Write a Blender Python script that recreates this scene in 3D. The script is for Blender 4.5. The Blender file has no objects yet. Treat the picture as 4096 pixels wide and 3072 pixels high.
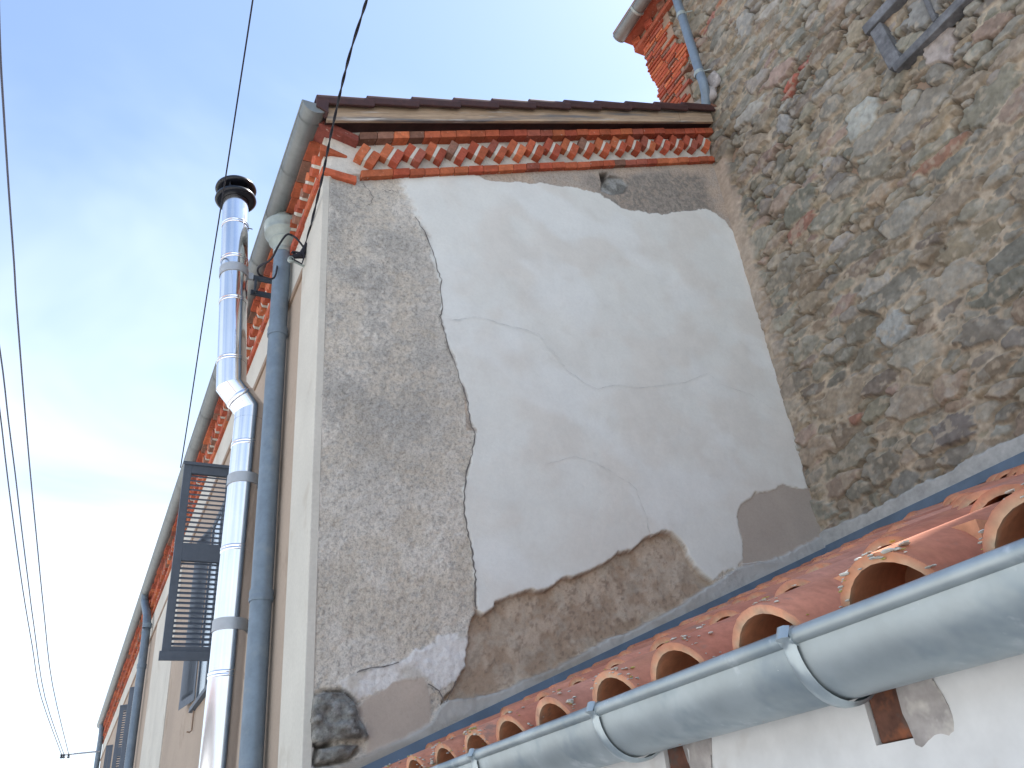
import bpy, math, random
import numpy as np
from mathutils import Matrix, Vector
R_ = math.radians
rnd = random.Random(7)
S = bpy.context.scene
COL = S.collection

# ------------------------------------------------------------------ camera
# world: X into the houses, Y along the street, Z up, eye at the origin
ROT = np.array([[0.89737195, -0.43228436, -0.08862177],
                [0.15109967, 0.4897048, -0.85869558],
                [0.41459917, 0.75717861, 0.50476537]])
FPX = 3304.8
cam_d = bpy.data.cameras.new('camera')
cam = bpy.data.objects.new('camera', cam_d)
COL.objects.link(cam)
cam_d.sensor_width = 36.0
cam_d.lens = FPX / 4096 * 36.0
cam_d.clip_start = 0.05
cam_d.clip_end = 3000
m = Matrix.Identity(4)
for i in range(3):
    m[i][0] = ROT[0, i]; m[i][1] = -ROT[1, i]; m[i][2] = -ROT[2, i]
cam.matrix_world = m
S.camera = cam

# ------------------------------------------------------------------ light
SUN_EL, SUN_AZ = 60.0, 84.0          # azimuth from +Y towards +X
world = bpy.data.worlds.new('World')
S.world = world
world.use_nodes = True
nt = world.node_tree
nt.nodes.clear()
N = nt.nodes.new
out = N('ShaderNodeOutputWorld'); bg = N('ShaderNodeBackground')
sky = N('ShaderNodeTexSky'); sky.sky_type = 'NISHITA'; sky.sun_disc = False
sky.sun_elevation = R_(SUN_EL); sky.sun_rotation = R_(SUN_AZ)
sky.altitude = 300; sky.air_density = 1.0; sky.dust_density = 0.6; sky.ozone_density = 1.3
bg.inputs['Strength'].default_value = 0.13
tc = N('ShaderNodeTexCoord')
sep = N('ShaderNodeSeparateXYZ'); nt.links.new(tc.outputs['Generated'], sep.inputs[0])
# clouds on a flat layer: direction / (z + c)
addz = N('ShaderNodeMath'); addz.operation = 'ADD'; addz.inputs[1].default_value = 0.12
nt.links.new(sep.outputs['Z'], addz.inputs[0])
mx = N('ShaderNodeMath'); mx.operation = 'MAXIMUM'; mx.inputs[1].default_value = 0.03
nt.links.new(addz.outputs[0], mx.inputs[0])
dx = N('ShaderNodeMath'); dx.operation = 'DIVIDE'; nt.links.new(sep.outputs['X'], dx.inputs[0]); nt.links.new(mx.outputs[0], dx.inputs[1])
dy = N('ShaderNodeMath'); dy.operation = 'DIVIDE'; nt.links.new(sep.outputs['Y'], dy.inputs[0]); nt.links.new(mx.outputs[0], dy.inputs[1])
cmb = N('ShaderNodeCombineXYZ'); nt.links.new(dx.outputs[0], cmb.inputs[0]); nt.links.new(dy.outputs[0], cmb.inputs[1])
cn = N('ShaderNodeTexNoise'); cn.inputs['Scale'].default_value = 1.3; cn.inputs['Detail'].default_value = 5
cn.inputs['Roughness'].default_value = 0.55; cn.inputs['Distortion'].default_value = 0.5
nt.links.new(cmb.outputs[0], cn.inputs['Vector'])
# cloud cover grows towards the horizon
hz = N('ShaderNodeMapRange'); hz.inputs[1].default_value = 0.30; hz.inputs[2].default_value = 0.80
hz.inputs[3].default_value = 0.29; hz.inputs[4].default_value = -0.20
nt.links.new(sep.outputs['Z'], hz.inputs[0])
su = N('ShaderNodeMath'); su.operation = 'ADD'; nt.links.new(cn.outputs['Fac'], su.inputs[0]); nt.links.new(hz.outputs[0], su.inputs[1])
cr = N('ShaderNodeMapRange'); cr.inputs[1].default_value = 0.28; cr.inputs[2].default_value = 1.0; cr.inputs[3].default_value = 0.06; cr.interpolation_type = 'SMOOTHSTEP'
nt.links.new(su.outputs[0], cr.inputs[0])
mixc = N('ShaderNodeMix'); mixc.data_type = 'RGBA'
nt.links.new(cr.outputs[0], mixc.inputs[0]); nt.links.new(sky.outputs[0], mixc.inputs[6])
mixc.inputs[7].default_value = (4.0, 4.5, 4.95, 1)
nt.links.new(mixc.outputs[2], bg.inputs[0]); nt.links.new(bg.outputs[0], out.inputs[0])

sun_d = bpy.data.lights.new('sun', 'SUN'); sun_d.energy = 5.0; sun_d.angle = R_(0.4); sun_d.color = (1.0, 0.965, 0.91)
sun = bpy.data.objects.new('sun', sun_d); COL.objects.link(sun)
e_, a_ = R_(SUN_EL), R_(SUN_AZ)
sv = Vector((math.sin(a_) * math.cos(e_), math.cos(a_) * math.cos(e_), math.sin(e_)))
sun.rotation_euler = sv.to_track_quat('Z', 'Y').to_euler()
sun.location = (0, 0, 30)
vs = S.view_settings
vs.view_transform = 'Standard'; vs.look = 'None'; vs.gamma = 1; vs.use_curve_mapping = False
vs.exposure = 1.30

# ------------------------------------------------------------------ helpers
def ray(vx, vy):
    """world direction of a point of the 2212 px wide view of the photograph"""
    p = np.array([(vx / .54 - 2048) / FPX, (vy / .54 - 1536) / FPX, 1.0])
    return ROT.T @ p
def at(vx, vy, ax, val):
    d = ray(vx, vy); return d * (val / d[ax])
YW, XS, GZ = 3.5, 4.0, -1.65
def gp(pts, y=YW):                  # view points -> (x, z) on the gable wall
    return [(q[0], q[2]) for q in (at(a, b, 1, y) for a, b in pts)]
def xf(y, d=0.0):                   # street front of the plaster house, d = distance out of it
    return 0.84375 - 0.0045 * y - d

def put(o, parent=None):
    COL.objects.link(o)
    if parent is not None:
        o.parent = parent
    return o
def thing(name, label, cat, loc=(0, 0, 0), group=None):
    o = bpy.data.objects.new(name, None); COL.objects.link(o)
    o.empty_display_size = 0.2
    o.location = loc; o['label'] = label; o['category'] = cat
    if group: o['group'] = group
    return o
def tag(o, label, cat, group=None):
    o['label'] = label; o['category'] = cat
    if group: o['group'] = group
    return o
def off_of(parent):
    v = Vector((0, 0, 0))
    while parent is not None:
        v += parent.location; parent = parent.parent
    return v

class MB:
    def __init__(s): s.v = []; s.f = []; s.c = []; s.cur = (1, 1, 1)
    def add(s, vs_, fs):
        n = len(s.v); s.v += [tuple(map(float, p)) for p in vs_]; s.c += [s.cur] * len(vs_)
        s.f += [tuple(n + i for i in f) for f in fs]
    def hexa(s, p):                 # 8 corners: bottom 4 (ccw), top 4
        s.add(p, [(0, 3, 2, 1), (4, 5, 6, 7), (0, 1, 5, 4), (1, 2, 6, 5), (2, 3, 7, 6), (3, 0, 4, 7)])
    def box(s, a, b, j=0.0):
        (x0, y0, z0), (x1, y1, z1) = a, b
        q = lambda: rnd.uniform(-j, j) if j else 0.0
        s.hexa([(x + q(), y + q(), z + q()) for x, y, z in
                [(x0, y0, z0), (x1, y0, z0), (x1, y1, z0), (x0, y1, z0), (x0, y0, z1), (x1, y0, z1), (x1, y1, z1), (x0, y1, z1)]])
    def fbox(s, y0, y1, z0, z1, d0, d1, j=0.0):     # box on the street front, d0 < d1 outwards
        q = lambda: rnd.uniform(-j, j) if j else 0.0
        P = lambda y, d, z: (xf(y, d) + q(), y + q(), z + q())
        s.hexa([P(y0, d1, z0), P(y0, d0, z0), P(y1, d0, z0), P(y1, d1, z0), P(y0, d1, z1), P(y0, d0, z1), P(y1, d0, z1), P(y1, d1, z1)])
    def tube(s, pts, r, n=12, cap=True, closed=False):
        pts = [Vector(p) for p in pts]; rr = r if hasattr(r, '__len__') else [r] * len(pts)
        base = len(s.v); prev = None; rings = []
        for i, p in enumerate(pts):
            a = pts[max(i - 1, 0)]; b = pts[min(i + 1, len(pts) - 1)]
            t = (b - a).normalized()
            if prev is None:
                u = t.orthogonal().normalized()
            else:
                u = (prev - t * prev.dot(t)).normalized()
            prev = u; w = t.cross(u)
            ring = [p + (u * math.cos(2 * math.pi * k / n) + w * math.sin(2 * math.pi * k / n)) * rr[i] for k in range(n)]
            rings.append(ring)
        vs_ = [v for ring in rings for v in ring]; fs = []
        for i in range(len(pts) - 1):
            for k in range(n):
                fs.append((i * n + k, i * n + (k + 1) % n, (i + 1) * n + (k + 1) % n, (i + 1) * n + k))
        if cap:
            fs.append(tuple(range(n - 1, -1, -1))); fs.append(tuple((len(pts) - 1) * n + k for k in range(n)))
        s.add(vs_, fs)
    def lathe(s, c, ax, prof, n=28):        # prof: (distance along ax, radius)
        c = Vector(c); ax = Vector(ax).normalized()
        s.tube_profile([(c + ax * a, r) for a, r in prof], ax, n)
    def tube_profile(s, pr, ax, n):
        u = ax.orthogonal().normalized(); w = ax.cross(u); vs_ = []; fs = []
        for p, r in pr:
            vs_ += [p + (u * math.cos(2 * math.pi * k / n) + w * math.sin(2 * math.pi * k / n)) * r for k in range(n)]
        for i in range(len(pr) - 1):
            for k in range(n):
                fs.append((i * n + k, i * n + (k + 1) % n, (i + 1) * n + (k + 1) % n, (i + 1) * n + k))
        s.add(vs_, fs)
    def build(s, name, mat, parent=None, smooth=False, bevel=0, sub=0, solid=0, angle=40):
        me = bpy.data.meshes.new(name)
        o_ = off_of(parent)
        me.from_pydata([(x - o_.x, y - o_.y, z - o_.z) for x, y, z in s.v], [], s.f)
        me.materials.append(mat)
        ca = me.color_attributes.new('Col', 'FLOAT_COLOR', 'POINT')
        ca.data.foreach_set('color', np.array([(*c, 1.0) for c in s.c], dtype=np.float32).ravel())
        if smooth:
            me.polygons.foreach_set('use_smooth', [True] * len(me.polygons))
            try: me.set_sharp_from_angle(angle=R_(angle))
            except Exception: pass
        me.update()
        ob = bpy.data.objects.new(name, me)
        put(ob, parent)
        if solid:
            md = ob.modifiers.new('solid', 'SOLIDIFY'); md.thickness = solid; md.offset = 0
        if bevel:
            md = ob.modifiers.new('bevel', 'BEVEL'); md.width = bevel; md.segments = 2; md.limit_method = 'ANGLE'; md.angle_limit = R_(35)
        return ob

# ---- numpy noise
def lat(seed, n=256):
    return np.random.RandomState(seed).rand(n, n)
def vnoise(x, y, seed=0):
    L = lat(seed); xi = np.floor(x).astype(int); yi = np.floor(y).astype(int)
    fx = x - xi; fy = y - yi; fx = fx * fx * (3 - 2 * fx); fy = fy * fy * (3 - 2 * fy)
    a = L[xi % 256, yi % 256]; b = L[(xi + 1) % 256, yi % 256]; c = L[xi % 256, (yi + 1) % 256]; d = L[(xi + 1) % 256, (yi + 1) % 256]
    return (a * (1 - fx) + b * fx) * (1 - fy) + (c * (1 - fx) + d * fx) * fy
def fbm(x, y, seed=0, o=4, g=0.5):
    s = 0; a = 1; t = 0
    for i in range(o):
        s = s + a * vnoise(x * 2 ** i + 13.7 * i, y * 2 ** i + 7.1 * i, seed + i); t += a; a *= g
    return s / t
def sst(a, b, x):
    t = np.clip((x - a) / (b - a), 0, 1); return t * t * (3 - 2 * t)
def sdpoly(X, Z, poly):             # signed distance, positive inside
    P = np.array(poly, float); n = len(P)
    d = np.full(X.shape, 1e9); ins = np.zeros(X.shape, bool)
    for i in range(n):
        a = P[i]; b = P[(i + 1) % n]; e = b - a
        wx = X - a[0]; wz = Z - a[1]
        t = np.clip((wx * e[0] + wz * e[1]) / max(e @ e, 1e-12), 0, 1)
        d = np.minimum(d, np.hypot(wx - e[0] * t, wz - e[1] * t))
        c = (a[1] > Z) != (b[1] > Z)
        if abs(e[1]) > 1e-12:
            xx = a[0] + (Z - a[1]) / e[1] * e[0]
            ins ^= c & (X < xx)
    return np.where(ins, d, -d)
def grid_mesh(name, P, C, keep, mat, parent, flip=False, A=None):
    """P: (n,m,3) positions, C: (n,m,3) colours, keep: (n-1,m-1) faces to keep"""
    n, m_ = P.shape[:2]
    idx = np.arange(n * m_).reshape(n, m_)
    q = np.stack([idx[:-1, :-1], idx[1:, :-1], idx[1:, 1:], idx[:-1, 1:]], -1)[keep]
    if flip: q = q[:, ::-1]
    used = np.zeros(n * m_, bool); used[q.ravel()] = True
    Aa = np.ones(int(used.sum())) if A is None else A.reshape(-1)[used]
    remap = np.cumsum(used) - 1
    q = remap[q]; V = P.reshape(-1, 3)[used]; Cc = C.reshape(-1, 3)[used]
    o_ = off_of(parent); V = V - np.array([o_.x, o_.y, o_.z])
    me = bpy.data.meshes.new(name)
    me.vertices.add(len(V)); me.vertices.foreach_set('co', V.astype(np.float32).ravel())
    me.loops.add(len(q) * 4); me.loops.foreach_set('vertex_index', q.astype(np.int32).ravel())
    me.polygons.add(len(q)); me.polygons.foreach_set('loop_start', (np.arange(len(q)) * 4).astype(np.int32))
    me.polygons.foreach_set('use_smooth', np.ones(len(q), bool))
    me.update(calc_edges=True)
    me.materials.append(mat)
    ca = me.color_attributes.new('Col', 'FLOAT_COLOR', 'POINT')
    ca.data.foreach_set('color', np.concatenate([Cc, Aa[:, None]], 1).astype(np.float32).ravel())
    ob = bpy.data.objects.new(name, me)
    return put(ob, parent)

# ------------------------------------------------------------------ materials
def pbr(name, col=(.5, .5, .5), attr=False, rough=.85, metal=0.0, var=.18, vs_=6.0, bump=.25, bs=90.0, bd=.004,
        spots=None, streak=None, stretch=None, tilt=False, rvar=0.1, spec=.4, mask=False):
    M = bpy.data.materials.new(name); M.use_nodes = True
    t = M.node_tree; t.nodes.clear(); N = t.nodes.new; L = t.links.new
    o = N('ShaderNodeOutputMaterial'); b = N('ShaderNodeBsdfPrincipled'); L(b.outputs[0], o.inputs[0])
    b.inputs['Metallic'].default_value = metal
    b.inputs['Specular IOR Level'].default_value = spec
    tc = N('ShaderNodeTexCoord'); vec = tc.outputs['Object']
    if stretch:
        mp = N('ShaderNodeMapping'); mp.inputs['Scale'].default_value = stretch
        mp.vector_type = 'TEXTURE'; mp.inputs['Scale'].default_value = tuple(1 / a for a in stretch)
        mp.inputs['Rotation'].default_value = (0, -math.atan(.4) if tilt else 0, 0)
        L(vec, mp.inputs[0]); vec = mp.outputs[0]
    if attr:
        a = N('ShaderNodeAttribute'); a.attribute_name = 'Col'; base = a.outputs['Color']
    else:
        r = N('ShaderNodeRGB'); r.outputs[0].default_value = (*col, 1); base = r.outputs[0]
    def noise(sc, det=5, ro=.6):
        n = N('ShaderNodeTexNoise'); n.inputs['Scale'].default_value = sc; n.inputs['Detail'].default_value = det
        n.inputs['Roughness'].default_value = ro; L(vec, n.inputs['Vector']); return n.outputs['Fac']
    n1 = noise(vs_); n2 = noise(bs * .5, 3)
    mr = N('ShaderNodeMapRange'); mr.inputs[1].default_value = .3; mr.inputs[2].default_value = .7
    mr.inputs[3].default_value = 1 - var; mr.inputs[4].default_value = 1 + var; L(n1, mr.inputs[0])
    mr2 = N('ShaderNodeMapRange'); mr2.inputs[1].default_value = .3; mr2.inputs[2].default_value = .7
    mr2.inputs[3].default_value = 1 - var * .6; mr2.inputs[4].default_value = 1 + var * .6; L(n2, mr2.inputs[0])
    mm = N('ShaderNodeMath'); mm.operation = 'MULTIPLY'; L(mr.outputs[0], mm.inputs[0]); L(mr2.outputs[0], mm.inputs[1])
    sc = N('ShaderNodeVectorMath'); sc.operation = 'SCALE'; L(base, sc.inputs[0]); L(mm.outputs[0], sc.inputs['Scale'])
    colo = sc.outputs[0]
    if mask:                          # grain only where the old render is rough
        for sc_m, lo_, hi_, amt in ((60, .48, .66, .26), (130, .48, .64, .20), (24, .54, .70, .18)):
            nn = noise(sc_m, 3, .6); g = N('ShaderNodeMapRange'); g.inputs[1].default_value = lo_; g.inputs[2].default_value = hi_
            g.inputs[3].default_value = 0; g.inputs[4].default_value = amt; L(nn, g.inputs[0])
            k1 = N('ShaderNodeMath'); k1.operation = 'MULTIPLY'; L(g.outputs[0], k1.inputs[0]); L(a.outputs['Alpha'], k1.inputs[1])
            k2 = N('ShaderNodeMath'); k2.operation = 'SUBTRACT'; k2.inputs[0].default_value = 1; L(k1.outputs[0], k2.inputs[1])
            sv_ = N('ShaderNodeVectorMath'); sv_.operation = 'SCALE'; L(colo, sv_.inputs[0]); L(k2.outputs[0], sv_.inputs['Scale']); colo = sv_.outputs[0]
    for sp in (spots or []):          # (colour, scale, threshold, softness)
        ns = noise(sp[1], 4, .65)
        g = N('ShaderNodeMapRange'); g.inputs[1].default_value = sp[2]; g.inputs[2].default_value = sp[2] + sp[3]; L(ns, g.inputs[0])
        mi = N('ShaderNodeMix'); mi.data_type = 'RGBA'; L(g.outputs[0], mi.inputs[0]); L(colo, mi.inputs[6]); mi.inputs[7].default_value = (*sp[0], 1)
        colo = mi.outputs[2]
    L(colo, b.inputs['Base Color'])
    rg = N('ShaderNodeMapRange'); rg.inputs[3].default_value = max(0, rough - rvar); rg.inputs[4].default_value = min(1, rough + rvar)
    L(n1, rg.inputs[0]); L(rg.outputs[0], b.inputs['Roughness'])
    if bump:
        bp = N('ShaderNodeBump'); bp.inputs['Strength'].default_value = bump; bp.inputs['Distance'].default_value = bd
        nb = noise(bs, 6, .65); L(nb, bp.inputs['Height'])
        if mask:
            k3 = N('ShaderNodeMath'); k3.operation = 'MULTIPLY_ADD'; L(a.outputs['Alpha'], k3.inputs[0]); k3.inputs[1].default_value = .8; k3.inputs[2].default_value = .15; L(k3.outputs[0], bp.inputs['Strength']); L(bp.outputs[0], b.inputs['Normal'])
    return M

M = {}
M['render'] = pbr('lime_render', attr=True, var=.04, vs_=5, bump=.5, bs=110, bd=.006, rough=.95, spec=.2, mask=True)
M['masonry'] = pbr('rubble_stone', attr=True, var=.16, vs_=14, bump=.8, bs=70, bd=.008, rough=.95, spec=.2)
M['beige'] = pbr('beige_render', (.40, .322, .255), var=.09, vs_=1.5, bump=.35, bs=140, bd=.003, rough=.95, spec=.2, spots=[((.33, .26, .20), 3.0, .56, .15)])
M['cream'] = pbr('cream_render', (.56, .535, .47), var=.08, vs_=2, bump=.35, bs=120, bd=.003, rough=.95, spec=.2, spots=[((.42, .37, .30), 2.2, .58, .2)])
M['moulding'] = pbr('brown_moulding', (.30, .215, .155), var=.15, vs_=5, bump=.3, rough=.9)
M['whitewall'] = pbr('white_rough_render', (.60, .60, .59), var=.08, vs_=5, bump=1.0, bs=45, bd=.016, rough=.95, spec=.2, spots=[((.50, .47, .44), 6, .56, .2)])
M['brick'] = pbr('red_brick', attr=True, var=.22, vs_=22, bump=.7, bs=120, bd=.004, rough=.9, spec=.2, spots=[((.42, .36, .31), 30, .64, .1)])
M['tile_dark'] = pbr('dark_roof_tile', (.055, .022, .020), var=.25, vs_=12, bump=.3, rough=.65)
M['tile'] = pbr('terracotta_tile', attr=True, var=.18, vs_=9, bump=.6, bs=130, bd=.003, rough=.92, spec=.12, spots=[((.56, .25, .14), 6, .56, .25), ((.34, .20, .15), 13, .60, .12)])
M['lichen'] = pbr('pale_lichen', attr=True, var=.2, vs_=60, bump=.8, bs=200, bd=.004, rough=1)
M['timber'] = pbr('weathered_board', (.37, .275, .19), var=.25, vs_=5, bump=.4, bs=60, bd=.003, rough=.9, stretch=(.6, 6, 9), tilt=True, spots=[((.17, .165, .165), 1.6, .52, .12), ((.50, .47, .43), 2.6, .58, .08), ((.05, .04, .035), 9, .70, .04)])
M['greytimber'] = pbr('grey_timber', (.145, .148, .155), var=.4, vs_=8, bump=.7, bs=60, bd=.005, rough=.9)
M['zinc'] = pbr('galvanised_zinc', (.37, .415, .425), metal=.6, rough=.48, var=.16, vs_=7, bump=.35, bs=9, bd=.006, rvar=.14, spots=[((.21, .265, .30), 5, .48, .2), ((.50, .54, .55), 14, .62, .1), ((.74, .76, .76), 34, .715, .02)])
M['zincfar'] = pbr('dull_zinc', (.20, .215, .21), metal=.45, rough=.55, var=.12, vs_=6, bump=.1, bs=60)
M['zincblue'] = pbr('blue_zinc_pipe', (.175, .225, .275), metal=.3, rough=.5, var=.12, vs_=9, bump=.1, bs=60, spots=[((.22, .265, .30), 7, .55, .15)])
M['zincpale'] = pbr('pale_zinc', (.33, .375, .355), metal=.25, rough=.5, var=.12, vs_=9, bump=.1, bs=60)
M['flash'] = pbr('blue_grey_flashing', (.105, .15, .205), metal=.1, rough=.55, var=.15, vs_=5, bump=.25, bs=25, bd=.004)
M['steel'] = pbr('polished_steel', (.80, .80, .82), metal=1.0, rough=.13, var=.05, vs_=3, bump=.03, bs=9, bd=.004, rvar=.03)
M['band'] = pbr('grey_steel_band', (.42, .44, .46), metal=.5, rough=.5, var=.06, bump=.05)
M['black'] = pbr('black_enamel', (.005, .006, .010), rough=.3, var=.2, bump=.05)
M['darksteel'] = pbr('dark_grey_steel', (.05, .06, .075), rough=.6, metal=.3, var=.2, bump=.1)
M['shutter'] = pbr('grey_blue_paint', (.085, .105, .135), rough=.6, var=.1, bump=.1, bs=60)
M['cable'] = pbr('black_cable', (.015, .015, .022), rough=.7, var=.2, bump=.2, bs=300)
M['glass'] = pbr('window_glass', (.25, .30, .35), rough=.12, metal=.6, var=.05, bump=.03, bs=6)
M['dark'] = pbr('dark_interior', (.02, .02, .02), rough=1, bump=0)
M['crack'] = pbr('crack_dark', (.16, .15, .14), rough=1, bump=0, var=.3, vs_=30)
M['crackfine'] = pbr('crack_fine', (.55, .55, .53), rough=1, bump=0, var=.3, vs_=30)
M['stonedark'] = pbr('dark_corner_stone', (.13, .125, .115), var=.45, vs_=9, bump=1.0, bs=40, bd=.012, rough=.95, spots=[((.32, .32, .30), 14, .56, .08)])
M['cement'] = pbr('grey_cement', (.40, .41, .40), var=.12, vs_=6, bump=.6, bs=70, bd=.005, rough=.95)
M['mortar'] = pbr('rough_mortar', (.33, .305, .29), var=.3, vs_=16, bump=1.0, bs=40, bd=.012, rough=.95, spots=[((.50, .47, .43), 13, .55, .12)])
M['strap'] = pbr('pale_metal_strap', (.40, .46, .48), metal=.6, rough=.33, var=.08, bump=.05)
M['wire'] = pbr('grey_wire', (.09, .10, .14), rough=.6, var=.1, bump=0)
M['asphalt'] = pbr('street_asphalt', (.40, .395, .385), var=.15, vs_=2, bump=.6, bs=80, bd=.006, rough=.95)
M['rust'] = pbr('old_beam_end', (.10, .045, .03), var=.6, vs_=14, bump=1.0, bs=50, bd=.01, rough=.9, spots=[((.24, .085, .04), 12, .52, .12), ((.085, .075, .068), 9, .50, .1)])
M['bedding_lit'] = pbr('bedding_painted_lit', (.58, .27, .15), var=.3, vs_=12, bump=.8, bs=50, bd=.008, rough=.95)  # orange raised so the plugs look lit inside the tile mouths
M['roofbulk'] = pbr('roof_tiles_far', (.22, .09, .055), var=.3, vs_=5, bump=1, bs=12, bd=.05, rough=.9)

BR = [(.42, .10, .05), (.38, .085, .045), (.46, .135, .06), (.36, .085, .05), (.43, .115, .055), (.40, .10, .05), (.30, .09, .06), (.23, .12, .085), (.47, .14, .065), (.41, .11, .055)]
def bcol():
    c = rnd.choice(BR); k = rnd.uniform(.8, 1.15); return (c[0] * k, c[1] * k, c[2] * k)

# ------------------------------------------------------------------ ground
g = MB(); g.add([(-400, -400, GZ), (400, -400, GZ), (400, 400, GZ), (-400, 400, GZ)], [(0, 1, 2, 3)])
go = g.build('street_ground', M['asphalt']); go['kind'] = 'structure'

# ================================================================== PLASTER HOUSE
house = thing('plaster_house', 'rendered house with a patched white gable wall, red brick cornice and beige street front', 'house', (2.4, 3.5, GZ))

# --- gable wall skin
T_LOW = lambda x: 3.574 + .41 * (x - 1.03)          # bottom of lower brick course (at its face)
V = 0.0075
xs = np.arange(.833, 4.06, V); zs = np.arange(.15, 5.32, V)
X, Z = np.meshgrid(xs, zs, indexing='ij')
jx = (fbm(X * 9, Z * 9, 3) - .5) * .05 + (fbm(X * 40, Z * 40, 9, 2) - .5) * .016
jz = (fbm(X * 9 + 50, Z * 9, 5) - .5) * .05 + (fbm(X * 40 + 9, Z * 40, 19, 2) - .5) * .016
Xj, Zj = X + jx, Z + jz
sm_bottom = [(1030, 1318), (1045, 1324), (1062, 1318), (1075, 1297), (1110, 1285), (1150, 1279), (1182, 1271), (1220, 1250), (1255, 1240), (1290, 1225), (1318, 1207), (1332, 1193), (1362, 1188), (1385, 1170), (1405, 1157), (1430, 1147), (1452, 1152), (1470, 1168), (1488, 1200), (1515, 1235), (1540, 1254)]
smooth_poly = gp([(862, 370), (868, 410), (885, 440), (905, 480), (925, 520), (944, 580), (952, 620), (951, 680), (965, 740), (988, 800), (1008, 860), (1026, 935), (1017, 1005), (1003, 1060), (1006, 1120), (1018, 1180), (1027, 1240)]
                 + sm_bottom + [(1575, 1235), (1610, 1212), (1604, 1160), (1588, 1115), (1598, 1090), (1625, 1070), (1660, 1062), (1690, 1046), (1716, 1056), (1745, 1062), (1720, 940), (1690, 845), (1652, 715), (1622, 605), (1592, 512), (1562, 472), (1530, 452), (1480, 456), (1440, 461), (1402, 461), (1372, 456), (1330, 441), (1290, 417), (1240, 405), (1195, 402), (1160, 399), (1100, 394), (1060, 391), (1020, 380), (940, 360)])
brown_poly = gp(sm_bottom + [(1560, 1275), (1480, 1330), (1300, 1420), (1100, 1510), (1000, 1545), (950, 1560), (955, 1510), (975, 1492), (990, 1470), (1004, 1440), (1010, 1400), (1016, 1360), (1020, 1335)])
flat1 = gp([(775, 1530), (800, 1508), (828, 1492), (846, 1472), (870, 1466), (918, 1468), (926, 1490), (932, 1560), (930, 1640), (780, 1700), (796, 1590)])
flat2 = gp([(1604, 1300), (1604, 1160), (1588, 1115), (1598, 1090), (1625, 1070), (1660, 1062), (1690, 1046), (1716, 1056), (1800, 1060), (1810, 1250)])
white_chip = gp([(742, 1492), (735, 1470), (790, 1440), (850, 1432), (905, 1400), (950, 1378), (1004, 1365), (1010, 1400), (1002, 1440), (988, 1470), (950, 1486), (918, 1468), (870, 1466), (845, 1472), (828, 1492), (800, 1508), (770, 1520)])
fil = gp([(600, 1690), (665, 1662), (745, 1652), (800, 1625), (870, 1592), (932, 1562), (945, 1532), (965, 1508), (1000, 1506), (1050, 1500), (1100, 1483), (1200, 1442), (1250, 1420), (1310, 1382), (1400, 1346), (1480, 1300), (1545, 1258), (1590, 1225), (1650, 1216), (1705, 1195), (1785, 1150), (1830, 1100)])
fx = [p[0] for p in fil]; fz = [p[1] for p in fil]
top_fil = np.interp(X, fx, fz)
s_sm = sdpoly(Xj, Zj, smooth_poly); s_br = sdpoly(Xj * .7 + X * .3, Zj * .7 + Z * .3, brown_poly)
s_f1 = sdpoly(Xj * .5 + X * .5, Zj * .5 + Z * .5, flat1); s_f2 = sdpoly(Xj * .4 + X * .6, Zj * .4 + Z * .6, flat2); s_wc = sdpoly(Xj, Zj, white_chip)
n_big = fbm(X * 1.7, Z * 1.7, 21); n_mid = fbm(X * 7, Z * 7, 31); n_fine = fbm(X * 42, Z * 42, 41, 3); n_ff = fbm(X * 85, Z * 85, 45, 2); n_vf = np.random.RandomState(5).rand(*X.shape)
def col(c): return np.array(c)[None, None, :] * np.ones(X.shape + (1,))
def mixn(a, b, t): return a * (1 - t[..., None]) + b * t[..., None]
# old rough render with grey grime
C = mixn(col((.60, .545, .465)), col((.68, .635, .565)), sst(.4, .6, n_mid))
edge_l = sst(0.0, .06, X - .833 + (n_mid - .5) * .06)
grime = sst(.40, .64, n_big * .60 + n_mid * .30 + n_fine * .22 + n_ff * .14 - .12) * (.35 + .65 * edge_l)
grime *= .42 + .58 * sst(.02, .34, -s_sm + (n_mid - .5) * .2)
grime *= .18 + .82 * sst(1.2, 2.3, Z)
C = mixn(C, col((.33, .318, .292)), grime * .80)
pit = sst(.60, .70, n_ff * .55 + n_vf * .15 + n_fine * .30)
C = mixn(C, col((.15, .145, .135)), pit * .5)
C = mixn(C, col((.60, .575, .53)), sst(.58, .70, n_ff * .6 + n_fine * .4) * .45)
H = (n_fine - .5) * .010 + (n_mid - .5) * .012 + (n_vf - .5) * .0022 - pit * .003
# pale smear along the crack
side = sst(-.14, -.01, s_sm) * sst(2.6, 3.1, Z + n_mid * .3)
# top right strip: pinkish beige with brown-grey rough centre
tr = sst(1.0, 1.4, X) * (Z > 2.0) * 1.0
dist_top = (T_LOW(X) + .04) - Z; dist_r = 4.0 - X
ctr = sst(.07, .16, dist_top + (n_mid - .5) * .12) * sst(.10, .22, dist_r + (n_mid - .5) * .08) * sst(2.6, 2.9, X + (n_mid - .5) * .3)
Ct = mixn(col((.50, .41, .33)), col((.44, .385, .33)), sst(.4, .62, n_mid))
Ct = mixn(Ct, col((.27, .245, .215)), ctr * (.55 + .45 * sst(.4, .6, n_fine)))
right_of = (X > 1.62) & (Z > 2.0)
C = np.where(right_of[..., None], Ct, C)
H = np.where(right_of, (n_fine - .5) * .008 * (.3 + ctr) + (n_mid - .5) * .004, H)
# red dust right under the bricks
rd = sst(.05, .0, np.abs(dist_top - .015)) * sst(1.55, 2.0, X) * sst(3.2, 2.4, X)
C = mixn(C, col((.45, .20, .13)), rd * .5 * sst(.35, .6, n_mid))
AM = np.ones(X.shape)
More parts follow.
